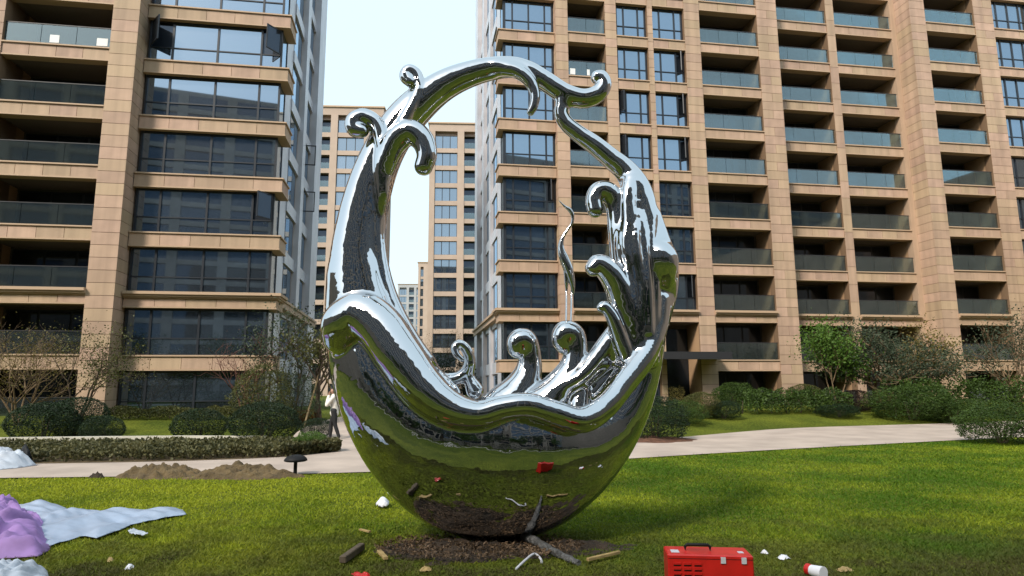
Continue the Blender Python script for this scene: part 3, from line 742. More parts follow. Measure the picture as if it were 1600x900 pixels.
# curls standing at the back of the bowl
FD.stroke(strk([(786, 642, 38, 0.02), (813, 610, 29, 0.04), (826, 580, 21, 0.05), (827, 553, 18, 0.04), (820, 533, 19, 0.02), (810, 534, 18, 0.0), (807, 545, 14, -0.02), (811, 551, 10, -0.03)]), k=0.03, idx=11)
FD.stroke(strk([(848, 642, 40, -0.05), (878, 608, 31, -0.08), (895, 575, 22, -0.10), (899, 550, 19, -0.10), (895, 526, 20, -0.10), (884, 521, 20, -0.12), (878, 531, 16, -0.14), (880, 542, 11, -0.16)]), k=0.03, idx=12)
FD.stroke(strk([(905, 640, 18, -0.22), (908, 600, 12, -0.18), (906, 570, 10, -0.16)]), k=0.04, idx=12)
FD.stroke(strk([(652, 566, 15, 0.10), (678, 590, 13, 0.16), (708, 594, 11, 0.2), (727, 583, 10, 0.2), (734, 565, 9, 0.18), (729, 547, 8.5, 0.15), (719, 538, 7.5, 0.12), (711, 543, 7, 0.1), (713, 553, 5.5, 0.08), (722, 562, 4, 0.07)]), k=0.03, idx=13)
FD.stroke(strk([(742, 610, 14, 0.2), (733, 590, 9, 0.2), (734, 570, 8, 0.18)]), k=0.03, idx=13)
# full, closed heads of the rear and outer curls
for row, g_ in [([(814, 541, 13, 0.02), (822, 540, 12, 0.03)], 11), ([(886, 531, 15, -0.10), (894, 532, 13, -0.08)], 12), ([(562, 196, 13, -0.17), (570, 197, 11, -0.16)], 4), ([(640, 119, 9, -0.12), (645, 121, 7, -0.12)], 5), ([(934, 414, 11, -0.24), (944, 420, 11, -0.22)], 9)]:
    FD.stroke(strk(row), k=0.02, idx=g_)
V, Q, I = FD.surface(10)
PI_ = I[Q]; fid = np.where(PI_[:, 0] == PI_[:, 1], PI_[:, 0], PI_[:, 2])

def mat_steel():
    M = bpy.data.materials.new('polished stainless steel'); M.use_nodes = True
    N, L = M.node_tree.nodes, M.node_tree.links
    b = N['Principled BSDF']; b.inputs['Metallic'].default_value = 1; b.inputs['Base Color'].default_value = (0.60, 0.60, 0.61, 1); b.inputs['Roughness'].default_value = 0.02
    tc = N.new('ShaderNodeTexCoord')
    n1 = N.new('ShaderNodeTexNoise'); n1.inputs['Scale'].default_value = 3.5; n1.inputs['Detail'].default_value = 2
    L.new(tc.outputs['Object'], n1.inputs['Vector'])
    bp = N.new('ShaderNodeBump'); bp.inputs['Strength'].default_value = 0.15; bp.inputs['Distance'].default_value = 0.05
    n3 = N.new('ShaderNodeTexNoise'); n3.inputs['Scale'].default_value = 13; n3.inputs['Detail'].default_value = 2; L.new(tc.outputs['Object'], n3.inputs['Vector'])
    hm = N.new('ShaderNodeMath'); hm.operation = 'MULTIPLY_ADD'; hm.inputs[1].default_value = 0.10; L.new(n3.outputs['Fac'], hm.inputs[0]); L.new(n1.outputs['Fac'], hm.inputs[2])
    L.new(hm.outputs[0], bp.inputs['Height']); L.new(bp.outputs[0], b.inputs['Normal'])
    n2 = N.new('ShaderNodeTexNoise'); n2.inputs['Scale'].default_value = 5; n2.inputs['Detail'].default_value = 4
    L.new(tc.outputs['Object'], n2.inputs['Vector'])
    mr = N.new('ShaderNodeMapRange'); mr.inputs[1].default_value, mr.inputs[2].default_value = 0.5, 0.75; mr.inputs[3].default_value, mr.inputs[4].default_value = 0.012, 0.06
    L.new(n2.outputs['Fac'], mr.inputs[0]); L.new(mr.outputs[0], b.inputs['Roughness'])
    return M
STEEL = mat_steel()

base = gnd(778, 848)
sculpt = thing('wave_sculpture', 'mirror polished steel ring sculpture of curling waves on the lawn', 'sculpture', (base[0], base[1], 0))
b0 = np.array([base[0], base[1], 0])
# vertex normals of the whole surface, so that the split pieces meet without a seam
fn = np.cross(V[Q[:, 2]] - V[Q[:, 0]], V[Q[:, 3]] - V[Q[:, 1]])
VN = np.stack([np.bincount(Q.ravel(), np.repeat(fn[:, c], 4), len(V)) for c in range(3)], -1)
VN /= np.linalg.norm(VN, axis=1)[:, None] + 1e-12
for g in np.unique(fid):
    q = Q[fid == g]; u, inv = np.unique(q, return_inverse=True)
    me = mesh_np(PN[g], V[u] - b0, inv.reshape(q.shape), [STEEL], True)
    me.normals_split_custom_set_from_vertices(VN[u].tolist())
    obj(PN[g], me, sculpt)
# wading bird standing on a wave
FB = Field((0.45, SY0 + 0.0, 2.2), (0.95, SY0 + 0.5, 4.2), 0.006)
dyb = 0.22
FB.stroke(strk([(873, 313, 0.6, dyb), (882, 322, 1.8, dyb), (890, 328, 3.4, dyb), (894.5, 336, 2.8, dyb), (894, 348, 2.3, dyb), (886, 360, 2.3, dyb), (878.5, 373, 3.2, dyb), (876.5, 388, 5.2, dyb), (881, 403, 7.4, dyb), (887, 418, 7.6, dyb), (892, 434, 6, dyb), (895, 448, 3.6, dyb), (896, 460, 1.2, dyb)]), k=0.01, sub=6)
FB.stroke(strk([(884, 420, 4, dyb), (885, 440, 3.2, dyb), (885, 460, 1.6, dyb), (884.5, 502, 1.5, dyb - 0.2)]), k=0.01)
FB.stroke(strk([(890, 430, 3.4, dyb + 0.03), (894, 446, 2.8, dyb + 0.03), (893, 462, 1.6, dyb + 0.03), (892, 502, 1.5, dyb - 0.17)]), k=0.01)
Vb, Qb, _ = FB.surface(4)
bird = obj('heron_figure', mesh_np('heron_figure', Vb - b0, Qb, [STEEL], True), sculpt)
bird['label'] = 'slender steel heron figure standing on a wave curl'
# foot and base plate
DARKST = mat('dark primed steel', (0.015, 0.014, 0.013), 0.6)
ft = MB(); th = np.linspace(0, 2 * math.pi, 25)[:-1]
prof = [(0.30, -0.04), (0.30, 0.03), (0.20, 0.05), (0.17, 0.12), (0.20, 0.30)]
ft.add(np.array([[rr * math.cos(t), rr * math.sin(t) + 0.1, z] for rr, z in prof for t in th]),
       np.array([[i * 24 + j, i * 24 + (j + 1) % 24, (i + 1) * 24 + (j + 1) % 24, (i + 1) * 24 + j] for i in range(len(prof) - 1) for j in range(24)]))
obj('foot', ft.mesh('foot', DARKST, True), sculpt)
# ------------------------------------------------------------------ vegetation
LEAFQ = np.array([[0, 0, -0.5], [0.32, 0.05, 0.0], [0, 0, 0.5], [-0.32, 0.05, 0.0]])
def leaves_mesh(name, P, size, material, r=None, up=None, aspect=1.0):
    """one small folded quad per leaf, at points P, turned at random"""
    r = r or rng; n = len(P)
    a = r.normal(size=(n, 3)); a /= np.linalg.norm(a, axis=1)[:, None]
    if up is not None: a = a * 0.9 + up; a /= np.linalg.norm(a, axis=1)[:, None]
    b = np.cross(a, r.normal(size=(n, 3))); b /= np.linalg.norm(b, axis=1)[:, None] + 1e-9
    c = np.cross(a, b)
    sz = (size * r.uniform(0.6, 1.35, n))[:, None, None]
    L = LEAFQ * np.array([aspect, 1, 1])
    v = P[:, None] + sz * (L[None, :, 0, None] * b[:, None] + L[None, :, 1, None] * c[:, None] + L[None, :, 2, None] * a[:, None])
    f = np.arange(n * 4).reshape(-1, 4)
    return mesh_np(name, v.reshape(-1, 3), f, [material])

G_DARK = mat_leaf('dark green leaves', (0.004, 0.012, 0.004), (0.020, 0.045, 0.012), 0.12)
G_MID = mat_leaf('mid green leaves', (0.018, 0.040, 0.008), (0.075, 0.13, 0.02))
G_BRIGHT = mat_leaf('fresh green leaves', (0.035, 0.085, 0.010), (0.11, 0.20, 0.025))
G_OLIVE = mat_leaf('olive leaves', (0.035, 0.045, 0.012), (0.13, 0.13, 0.035))
G_YELL = mat_leaf('yellowing leaves', (0.07, 0.065, 0.015), (0.24, 0.19, 0.05))
G_GREY = mat_leaf('grey green leaves', (0.020, 0.034, 0.020), (0.08, 0.105, 0.055))
G_PURP = mat_leaf('dark purple leaves', (0.014, 0.010, 0.010), (0.045, 0.028, 0.026))
G_RUST = mat_leaf('rust leaves', (0.07, 0.030, 0.010), (0.18, 0.08, 0.02))
G_COVER = mat_leaf('brown green ground cover leaves', (0.030, 0.035, 0.012), (0.15, 0.14, 0.055))
BARK = mat('tree bark', (0.075, 0.052, 0.035), 0.9, nscale=9, namt=0.4, bump=0.6, bscale=30)
BARK_L = mat('pale tan bark', (0.20, 0.135, 0.075), 0.9, nscale=9, namt=0.3, bump=0.5, bscale=30)
BARK_R = mat('reddish twig bark', (0.13, 0.055, 0.04), 0.9)
POLE = mat('bamboo pole', (0.22, 0.16, 0.08), 0.7)

def shrub_mesh(seed, n, leaf, material, lump=0.12, flat=1.0):
    r = np.random.default_rng(seed)
    d = r.normal(size=(n, 3)); d[:, 2] = np.where(d[:, 2] < 0, d[:, 2] * 0.75, d[:, 2]); d /= np.linalg.norm(d, axis=1)[:, None]
    rad = np.array([1 + lump * mnoise.noise(Vector((x * 2.3 + seed, y * 2.3, z * 2.3))) * 1.5 + lump * 0.7 * mnoise.noise(Vector((x * 6, y * 6 + seed, z * 6))) for x, y, z in d])
    rad *= np.where(r.random(n) < 0.72, r.uniform(0.93, 1.03, n), r.uniform(0.35, 0.93, n))
    P = d * rad[:, None]
    P[:, 2] = np.sign(P[:, 2]) * np.abs(P[:, 2]) ** flat
    return leaves_mesh('foliage', P, leaf, material, r, up=d * 0.5)
_sm = {}
def stems_mesh(seed):
    r = np.random.default_rng(seed); b = MB()
    for i in range(7):
        a = r.uniform(0, 6.28); q = r.uniform(0.2, 0.5)
        b.tube([[0.08 * math.cos(a), 0.08 * math.sin(a), -1.02], [q * 0.5 * math.cos(a), q * 0.5 * math.sin(a), -0.5], [q * math.cos(a), q * math.sin(a), 0.3]], [0.035, 0.025, 0.01], 5)
    return b.mesh('stems', BARK)
def place(px, py):                                   # where the line of sight meets the rising ground
    d = ray(px, py); o = np.array([0, 0, CAM_H]); t = np.linspace(3, 60, 6000)
    q = o + t[:, None] * d; hit = np.nonzero(q[:, 2] <= gz(q[:, 0], q[:, 1]))[0]
    p = q[hit[0]] if len(hit) else q[-1]
    return np.array([p[0], p[1], float(gz(p[0], p[1]))])
def shrub(label, px, base_py, half_w, top_py, material, grp, n=15000, leaf=0.05, lump=0.05, name='round_shrub', flat=1.0):
    p = place(px, base_py); dep = p[1] * math.cos(PITCH)
    w = half_w * dep / FOC; h = (base_py - top_py) * dep / FOC
    k = (material.name, len(_sm) % 3, lump, flat, n)
    if k not in _sm: _sm[k] = (shrub_mesh(len(_sm) * 7 + 3, n, leaf * 1.0, material, lump, flat), stems_mesh(len(_sm)))
    t = thing(name, label, 'shrub', p, random.uniform(0, 6.28), grp)
    o = obj('foliage', _sm[k][0], t, (0, 0, h * 0.48), 0, (w, w, h * 0.52))
    s = obj('stems', _sm[k][1], t, (0, 0, h * 0.42), 0, (w * 0.8, w * 0.8, h * 0.45))
    return t
GL, GR = 'clipped shrubs before the left block', 'clipped shrubs before the right block'
shrub('large dark green round shrub, leftmost of the clipped balls', 65, 690, 50, 631, G_DARK, GL)
shrub('dark green round shrub half hidden behind the leftmost balls', 120, 682, 42, 622, G_DARK, GL)
shrub('small dark green round shrub right of the two leftmost balls', 158, 691, 31, 651, G_DARK, GL)
shrub('dark green round shrub alone before the left building window', 310, 690, 40, 640, G_DARK, GL)
shrub('widest dark green round shrub before the olive dome shrub', 412, 693, 52, 630, G_DARK, GL)
shrub('light green feathery low shrub at the bed corner', 482, 708, 27, 676, G_BRIGHT, GL, lump=0.2)
shrub('small dark shrub beside the walking person', 494, 684, 24, 654, G_DARK, GL)
shrub('rust brown low shrub behind the dark balls', 474, 664, 18, 640, G_RUST, GL, lump=0.25)
shrub('big olive green dome shrub before the left building corner', 408, 668, 46, 574, G_OLIVE, GL, n=9000, lump=0.16)
shrub('grey green bushy shrub at the left building corner', 465, 664, 34, 585, G_GREY, GL, n=7000, lump=0.22)
shrub('yellow green round shrub beside the entrance', 1097, 652, 30, 614, G_OLIVE, GR)
shrub('dark leafy shrub under the ground floor opening', 1150, 634, 35, 599, G_MID, GR, lump=0.18)
shrub('low dark green shrub in front of the leafy one', 1132, 654, 27, 627, G_DARK, GR, lump=0.18)
shrub('flat topped olive shrub at the foot of a pier', 1258, 632, 27, 601, G_OLIVE, GR)
shrub('dark purple round shrub under the wide tree', 1338, 642, 28, 610, G_PURP, GR)
shrub('dark needle shrub on the brown soil bed behind the bowl', 1026, 688, 46, 622, G_DARK, GR, lump=0.25, n=15000)
shrub('broad green shrub mass at the right edge by the path', 1566, 693, 56, 632, G_MID, GR, lump=0.2, n=17000)
shrub('broad green shrub heap right of the wide tree trunk', 1425, 656, 58, 604, G_MID, GR, lump=0.2, n=15000)
shrub('low green shrub between the trees on the right', 1490, 660, 46, 622, G_MID, GR, lump=0.22)
shrub('low dark green shrub left of the purple shrub', 1310, 652, 30, 632, G_DARK, GR, lump=0.2)
shrub('yellow leafed plant at the entrance left side', 1056, 640, 16, 606, G_YELL, GR, lump=0.35, n=3000)
shrub('green spreading shrub left of the entrance', 1060, 662, 40, 628, G_MID, GR, lump=0.25)
shrub('dark green bush deep in the gap behind the small curl', 700, 628, 48, 560, G_DARK, 'bushes in the gap between the blocks', lump=0.3)
shrub('dark brownish bush behind the middle wave curls', 856, 622, 30, 575, G_RUST, 'bushes in the gap between the blocks', lump=0.3)
shrub('dark green bush beyond the heads of the rear curls', 770, 622, 50, 585, G_DARK, 'bushes in the gap between the blocks', lump=0.25)

def hedge(label, pts, w, h, material, n, leaf=0.09):
    """a clipped hedge along ground points"""
    r = np.random.default_rng(len(label)); pts = np.asarray(pts, float)
    t = r.random(n) * (len(pts) - 1); i = np.minimum(t.astype(int), len(pts) - 2); f = (t - i)[:, None]
    c = pts[i] * (1 - f) + pts[i + 1] * f
    d = pts[i + 1] - pts[i]; d /= np.linalg.norm(d, axis=1)[:, None]; nn = np.stack([-d[:, 1], d[:, 0]], -1)
    th = r.uniform(0, math.pi, n); rr = np.where(r.random(n) < 0.75, r.uniform(0.9, 1.05, n), r.uniform(0.3, 0.9, n))
    a = np.sign(np.cos(th)) * np.abs(np.cos(th)) ** 0.5; b = np.sin(th) ** 0.5
    wob = 1 + 0.15 * np.sin(t * 9 + a * 2) + 0.08 * np.sin(t * 23)
    P = np.c_[c + nn * (a * rr * w * wob)[:, None], gz(c[:, 0], c[:, 1]) + b * rr * h * wob]
    o = np.array([pts[0][0], pts[0][1], float(gz(*pts[0]))])
    t_ = thing('hedge', label, 'hedge', o, 0, 'clipped hedges')
    obj('foliage', leaves_mesh('foliage', P - o, leaf, material, r), t_)
    for q in np.linspace(0, len(pts) - 1.001, 8):
        i = int(q); p = pts[i] * (1 - (q - i)) + pts[i + 1] * (q - i)
        z = float(gz(*p)); obj('stem', MB().tube(np.array([[p[0], p[1], z - 0.05], [p[0] + 0.05, p[1], z + h * 0.6]]) - o, [0.03, 0.012], 5).mesh('stem', BARK), t_)
P2 = lambda *a: place(*a)[:2]
hedge('yellow green low hedge before the recessed balconies', [P2(1160, 646), P2(1240, 645), P2(1320, 644)], 0.7, 0.95, G_MID, 9000)
hedge('long dark green hedge at the foot of the right block', [P2(1400, 650), P2(1500, 650), P2(1620, 652), P2(1800, 660)], 0.9, 1.5, G_MID, 14000, 0.11)
hedge('olive green low hedge under the left block windows', [P2(170, 654), P2(280, 654), P2(390, 654)], 0.6, 0.42, G_OLIVE, 9000, 0.07)
hedge('dark clipped hedge beyond the rear path', [np.array([-40, -17.0]), np.array([0, -18.0]), np.array([40, -16.0])], 1.0, 1.6, G_DARK, 14000, 0.16)

def tree(label, pos, height, spread, crown_z, material, bark, n_leaf, leaf, stems=3, levels=3, bare=0.0, grp=None, seed=1, r0=0.07, cluster=0.35, lean=0.25, name='garden_tree', poles=False, flat=1.0, cmin=0.55):
    """tapered branching limbs; leaves clustered round the outer twigs"""
    r = np.random.default_rng(seed); b = MB(); tips = []
    top = height
    def grow(p, d, L, rad, lev):
        n = 4; pts = [p]; dd = d.copy()
        for i in range(n):
            dd = dd + r.normal(size=3) * 0.16 + np.array([0, 0, 0.06]); dd /= np.linalg.norm(dd)
            pts.append(pts[-1] + dd * L / n)
        pts = np.array(pts); b.tube(pts, np.linspace(rad, rad * 0.55, n + 1), 6 if lev < 2 else 4, cap=lev > 1)
        if lev >= 2: tips.extend(pts[2:])
        if lev < levels:
            for q in range(r.integers(3, 5)):
                i = r.integers(2, n + 1); a = r.normal(size=3); a -= dd * (a @ dd); a /= np.linalg.norm(a)
                nd = dd * 0.75 + a * 0.75 * np.array([1, 1, 0.6 * flat]); nd[2] = max(nd[2], -0.1); nd /= np.linalg.norm(nd)
                grow(pts[i], nd, L * r.uniform(0.55, 0.8), rad * 0.5, lev + 1)
    for s in range(stems):
        a = 6.28 * s / stems + r.uniform(-0.4, 0.4)
        d = np.array([math.cos(a) * lean, math.sin(a) * lean, 1.0]); d /= np.linalg.norm(d)
        grow(np.array([0.06 * math.cos(a), 0.06 * math.sin(a), -0.05]), d, crown_z, r0, 0)
    tips = np.array(tips)
    # fit the limbs to the wanted height and spread
    sx = spread / (np.percentile(np.abs(tips[:, :2]), 96) + 1e-6); sz = height / np.percentile(tips[:, 2], 99.5)
    sc = np.array([sx, sx, sz])
    b.v = [v * sc for v in b.v]; tips = tips * sc
    t = thing(name, label, 'tree', pos, 0, grp)
    obj('trunk', b.mesh('trunk', bark, True), t)
    if n_leaf:
        w = tips[tips[:, 2] > crown_z * sz * cmin] if len(tips[tips[:, 2] > crown_z * sz * cmin]) else tips
        c = w[r.integers(0, len(w), n_leaf)]
        P = c + r.normal(size=(n_leaf, 3)) * cluster * np.array([1, 1, 0.7])
        obj('crown', leaves_mesh('crown', P, leaf, material, r), t)
    if poles:
        for a in (0.3, 2.4, 4.5):
            obj('support_pole', MB().tube([[math.cos(a) * 1.1, math.sin(a) * 1.1, -0.05], [0.05 * math.cos(a), 0.05 * math.sin(a), 2.1]], 0.035, 6).mesh('support_pole', POLE), t)
    return t
TL, TR, TG = 'garden trees before the left block', 'garden trees before the right block', 'trees in the gap between the blocks'
def tp(px, py): return place(px, py)
tree('straw coloured twiggy tree at the left edge', tp(28, 664), 4.0, 2.0, 1.6, G_YELL, BARK_L, 1700, 0.07, stems=6, lean=0.45, grp=TL, seed=11, r0=0.045, levels=4, cluster=0.28)
tree('olive leaved sparse tree before the left pier', tp(122, 660), 3.9, 1.8, 1.5, G_OLIVE, BARK, 2600, 0.08, stems=3, lean=0.3, grp=TL, seed=12, r0=0.05, levels=4, cluster=0.28)
tree('bare reddish twig shrub before the lower window', tp(385, 655), 3.6, 1.5, 1.4, G_RUST, BARK_R, 120, 0.06, stems=4, lean=0.55, grp=TL, seed=13, r0=0.04)
tree('yellow green tree with support poles beside the person', tp(498, 662), 4.6, 1.35, 1.7, G_OLIVE, BARK, 2400, 0.11, stems=2, lean=0.15, grp=TL, seed=14, poles=True, cluster=0.3)
tree('thin grey twiggy tree at the left building corner', tp(455, 655), 4.5, 1.5, 1.8, G_GREY, BARK, 2200, 0.10, stems=2, grp=TL, seed=21)
tree('fresh green leafy tree before the recessed balconies', tp(1308, 642), 4.2, 1.25, 1.9, G_BRIGHT, BARK_L, 7000, 0.12, stems=3, lean=0.3, grp=TR, seed=15, cluster=0.36)
tree('wide flat crowned tree with many tan stems showing below', tp(1385, 640), 4.0, 2.9, 1.6, G_GREY, BARK_L, 15000, 0.10, stems=6, lean=0.6, grp=TR, seed=16, cluster=0.30, flat=0.6, cmin=0.8)
tree('yellowish slender tree in front of the big pier', tp(1470, 640), 4.3, 1.1, 1.8, G_YELL, BARK_L, 2600, 0.11, stems=3, lean=0.2, grp=TR, seed=17, cluster=0.34)
tree('loose grey green tree at the right edge', tp(1590, 648), 4.8, 1.6, 2.0, G_GREY, BARK_L, 3000, 0.10, stems=4, lean=0.4, grp=TR, seed=18, cluster=0.32)
tree('bare branched tree in the gap behind the small curl', tp(690, 616), 7.0, 3.0, 2.5, G_OLIVE, BARK, 500, 0.12, stems=3, lean=0.3, grp=TG, seed=19, r0=0.05, levels=4)
tree('half bare tree at the foot of the right block corner', tp(752, 618), 5.5, 2.0, 2.0, G_YELL, BARK, 900, 0.13, stems=3, lean=0.3, grp=TG, seed=20, r0=0.05)
tree('bright green tree behind the splash column', tp(932, 628), 4.9, 1.5, 2.0, G_BRIGHT, BARK, 6000, 0.13, stems=3, grp=TG, seed=22, cluster=0.36)
for i, (x, y, h) in enumerate([(-30, -21, 8.5), (-21, -20, 7.5), (-13, -22, 9), (-5, -21, 7), (2, -22.5, 9), (9, -21, 7.5), (17, -22, 9), (26, -20, 8)]):
    tree(['leftmost grey green','second','third grey green','fourth small','fifth tall grey green','sixth','seventh tall grey green','rightmost'][i] + ' tree of the row mirrored in the bowl', (x, y, 0), h, 2.9, 2.6, G_MID if i % 2 else G_GREY, BARK, 4500, 0.24, stems=3, grp='trees seen only as reflections', seed=40 + i, cluster=0.55)

# low planting bed
bn, bf = np.array([(-16, 14.9), (-11.2, 15.2), (-8.2, 15.5), (-5.6, 16.2), (-4.6, 17.6)]), np.array([(-16, 18.6), (-11.5, 18.8), (-8.5, 18.9), (-6.2, 18.8), (-4.9, 18.2)])
def strip_pts(n, near, far, r):
    t = r.random(n) * (len(near) - 1); i = np.minimum(t.astype(int), len(near) - 2); f = (t - i)[:, None]; s = r.random(n)[:, None]
    return (near[i] * (1 - f) + near[i + 1] * f) * (1 - s) + (far[i] * (1 - f) + far[i + 1] * f) * s
r = np.random.default_rng(5); n = 34000
xy = strip_pts(n, bn, bf, r)
hh = np.array([0.30 + 0.10 * mnoise.noise(Vector((x * 1.6, y * 1.6, 0))) + 0.06 * mnoise.noise(Vector((x * 5, y * 5, 3))) for x, y in xy])
P = np.c_[xy, 0.02 + hh * np.sqrt(r.random(n))]
kind(obj('ground_cover', leaves_mesh('ground_cover', P, 0.085, G_COVER, r)), 'stuff', 'low brownish green ground cover in the bed along the path')
bm_, _, _ = poly_strip('bed_soil', bn - np.array([0.1, 0.12]), bf, SOIL, 0.03, 30)
kind(obj('bed_soil', bm_), 'structure', 'bare brown soil under the ground cover bed')

# soil bed island on the right with the needle shrub
def patch_mesh(name, cx, cy, rx, ry, h, material, seed, n=26, edge=0.25, rough=0.35, freq=3.0):
    g = np.linspace(-1.25, 1.25, n); X, Y = np.meshgrid(g, g, indexing='ij')
    rr = np.hypot(X, Y); a = np.arctan2(Y, X)
    bound = np.array([1 + edge * mnoise.noise(Vector((math.cos(t) * 1.7 + seed, math.sin(t) * 1.7, seed))) for t in a.ravel()]).reshape(a.shape)
    q = rr / bound
    fb = np.array([mnoise.fractal(Vector((x * freq + seed, y * freq, seed)), 1.0, 2.0, 4) for x, y in zip(X.ravel(), Y.ravel())]).reshape(X.shape)
    z = h * np.clip(1 - q ** 2, -0.6, 1) * (1 + rough * fb) + np.where(q < 1, 0.35 * h * fb * rough, 0) - 0.012
    v = np.stack([cx + X * rx, cy + Y * ry, z], -1)
    v[..., 2] += gz(v[..., 0], v[..., 1])
    i = (np.arange(n - 1)[:, None] * n + np.arange(n - 1)[None]).ravel()
    F_ = np.stack([i, i + n, i + n + 1, i + 1], -1)
    keep = (q.ravel()[F_] < 1.22).any(1)
    return mesh_np(name, v.reshape(-1, 3), F_[keep], [material], True)
RSOIL = mat('reddish bed soil', (0.11, 0.05, 0.028), 0.95, nscale=8, namt=0.35, bump=0.8, bscale=25)
p = gnd(1022, 688)
kind(obj('soil_island', patch_mesh('soil_island', p[0] - 0.3, p[1] - 0.2, 1.7, 1.1, 0.14, RSOIL, 2.0)), 'structure', 'brown soil island in the path behind the bowl')
# dug soil mounds at the lawn edge
for (px, py, rx, ry, h, sd_, lb) in [(250, 745, 0.95, 0.40, 0.22, 3.1, 'brown soil mound on the lawn edge, left of the two'), (378, 746, 1.2, 0.40, 0.21, 7.7, 'wider brown soil mound on the lawn edge near the lamp')]:
    p = gnd(px, py)
    o = obj('soil_mound', patch_mesh('soil_mound', 0, 0, rx, ry, h, SOIL, sd_, 64, 0.25, 0.5, 5.0), None, (p[0], p[1], 0)); tag(o, lb, 'soil mound', 'dug soil mounds')
p = gnd(150, 747)
tag(obj('soil_clod', patch_mesh('soil_clod', 0, 0, 0.16, 0.09, 0.09, SOIL_D, 4.4, 14, 0.3, 0.6), None, (p[0], p[1], 0)), 'small dark soil clod lying at the path edge', 'soil clod')

# lawn grass blades
def mat_grass():
    M = bpy.data.materials.new('grass blades'); M.use_nodes = True
    N, L = M.node_tree.nodes, M.node_tree.links
    b = N['Principled BSDF']; b.inputs['Roughness'].default_value = 0.6; b.inputs['Specular IOR Level'].default_value = 0.15
    tc = N.new('ShaderNodeTexCoord'); n1 = N.new('ShaderNodeTexNoise'); n1.inputs['Scale'].default_value = 0.55; n1.inputs['Detail'].default_value = 5
    L.new(tc.outputs['Object'], n1.inputs['Vector'])
    g = N.new('ShaderNodeNewGeometry')
    rp = N.new('ShaderNodeValToRGB'); e = rp.color_ramp.elements
    e[0].position, e[1].position = 0.30, 0.72; e[0].color, e[1].color = (0.080, 0.165, 0.012, 1), (0.39, 0.425, 0.030, 1)
    m1 = N.new('ShaderNodeMath'); m1.operation = 'MULTIPLY_ADD'; m1.inputs[1].default_value = 0.24; m1.inputs[2].default_value = -0.12
    ad = N.new('ShaderNodeMath'); L.new(g.outputs['Random Per Island'], m1.inputs[0]); L.new(m1.outputs[0], ad.inputs[0]); L.new(n1.outputs['Fac'], ad.inputs[1])
    sx = N.new('ShaderNodeSeparateXYZ'); L.new(tc.outputs['Object'], sx.inputs[0])     # yellower turf to the left, greener to the right
    mq = N.new('ShaderNodeMapRange'); mq.inputs[1].default_value, mq.inputs[2].default_value, mq.inputs[3].default_value, mq.inputs[4].default_value = 4.0, -5.0, -0.13, 0.16
    L.new(sx.outputs[0], mq.inputs[0]); a3 = N.new('ShaderNodeMath'); L.new(ad.outputs[0], a3.inputs[0]); L.new(mq.outputs[0], a3.inputs[1]); L.new(a3.outputs[0], rp.inputs[0])
    # foreground shade put into the blade colour: duller olive towards the camera
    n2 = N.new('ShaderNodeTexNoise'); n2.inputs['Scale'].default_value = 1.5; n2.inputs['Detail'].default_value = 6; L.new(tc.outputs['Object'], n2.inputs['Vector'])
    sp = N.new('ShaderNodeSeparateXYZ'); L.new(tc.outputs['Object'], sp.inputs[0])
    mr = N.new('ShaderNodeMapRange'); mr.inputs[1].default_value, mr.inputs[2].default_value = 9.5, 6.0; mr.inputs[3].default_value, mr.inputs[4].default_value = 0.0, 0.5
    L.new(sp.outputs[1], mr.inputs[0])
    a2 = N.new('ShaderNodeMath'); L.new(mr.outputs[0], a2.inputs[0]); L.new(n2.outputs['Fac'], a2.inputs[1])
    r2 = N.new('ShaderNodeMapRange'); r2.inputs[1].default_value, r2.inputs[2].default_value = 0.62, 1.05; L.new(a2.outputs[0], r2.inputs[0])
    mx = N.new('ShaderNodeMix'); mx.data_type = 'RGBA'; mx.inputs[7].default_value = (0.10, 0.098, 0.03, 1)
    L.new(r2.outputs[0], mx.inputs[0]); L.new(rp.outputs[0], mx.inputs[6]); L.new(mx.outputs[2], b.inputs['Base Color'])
    tr = N.new('ShaderNodeBsdfTranslucent'); L.new(mx.outputs[2], tr.inputs[0])
    ms = N.new('ShaderNodeMixShader'); ms.inputs[0].default_value = 0.4; L.new(b.outputs[0], ms.inputs[1]); L.new(tr.outputs[0], ms.inputs[2])
    L.new(ms.outputs[0], N['Material Output'].inputs[0])
    return M
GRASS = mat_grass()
r = np.random.default_rng(9); n = 470000
yy = 4.6 + (r.random(n) ** 1.4) * 17.0; xx = (r.random(n) * 2 - 1) * (yy * 0.86 + 1.2)
edge = np.interp(xx, pa[:, 0], pa[:, 1]) - 0.02 + r.normal(size=n) * 0.04
bc = gnd(745, 862)
sp_ = np.hypot((xx - bc[0]) / 1.05, (yy - bc[1]) / 0.5) + 0.16 * np.sin(xx * 9 + 3 * np.sin(yy * 11)) + 0.12 * np.sin(yy * 17 + xx * 6)
k_ = (yy < edge) & (r.random(n) < 0.04 + 0.96 * sstep(0.65, 1.2, sp_))
xx, yy = xx[k_], yy[k_]; n = len(xx)
patch = np.interp(np.sin(xx * 1.7 + 3 * np.sin(yy * 0.9)) * np.sin(yy * 2.3 + xx), [-1, 1], [0.75, 1.25])
hgt = r.uniform(0.014, 0.036, n) * patch * np.where(r.random(n) < 0.03, 1.8, 1.0); wd = 0.0045 + 0.0006 * yy; an = r.random(n) * 6.283; ln = r.normal(size=(n, 2)) * 0.8
b0_ = np.stack([xx, yy, np.zeros(n)], -1); dx = np.stack([np.cos(an) * wd, np.sin(an) * wd, np.zeros(n)], -1)
tipv = b0_ + np.stack([ln[:, 0] * hgt, ln[:, 1] * hgt, hgt], -1)
vv = np.stack([b0_ - dx, b0_ + dx, tipv], 1).reshape(-1, 3)
kind(obj('grass', mesh_np('grass', vv, np.arange(3 * n).reshape(-1, 3), [GRASS])), 'stuff', 'short mown grass blades of the lawn')
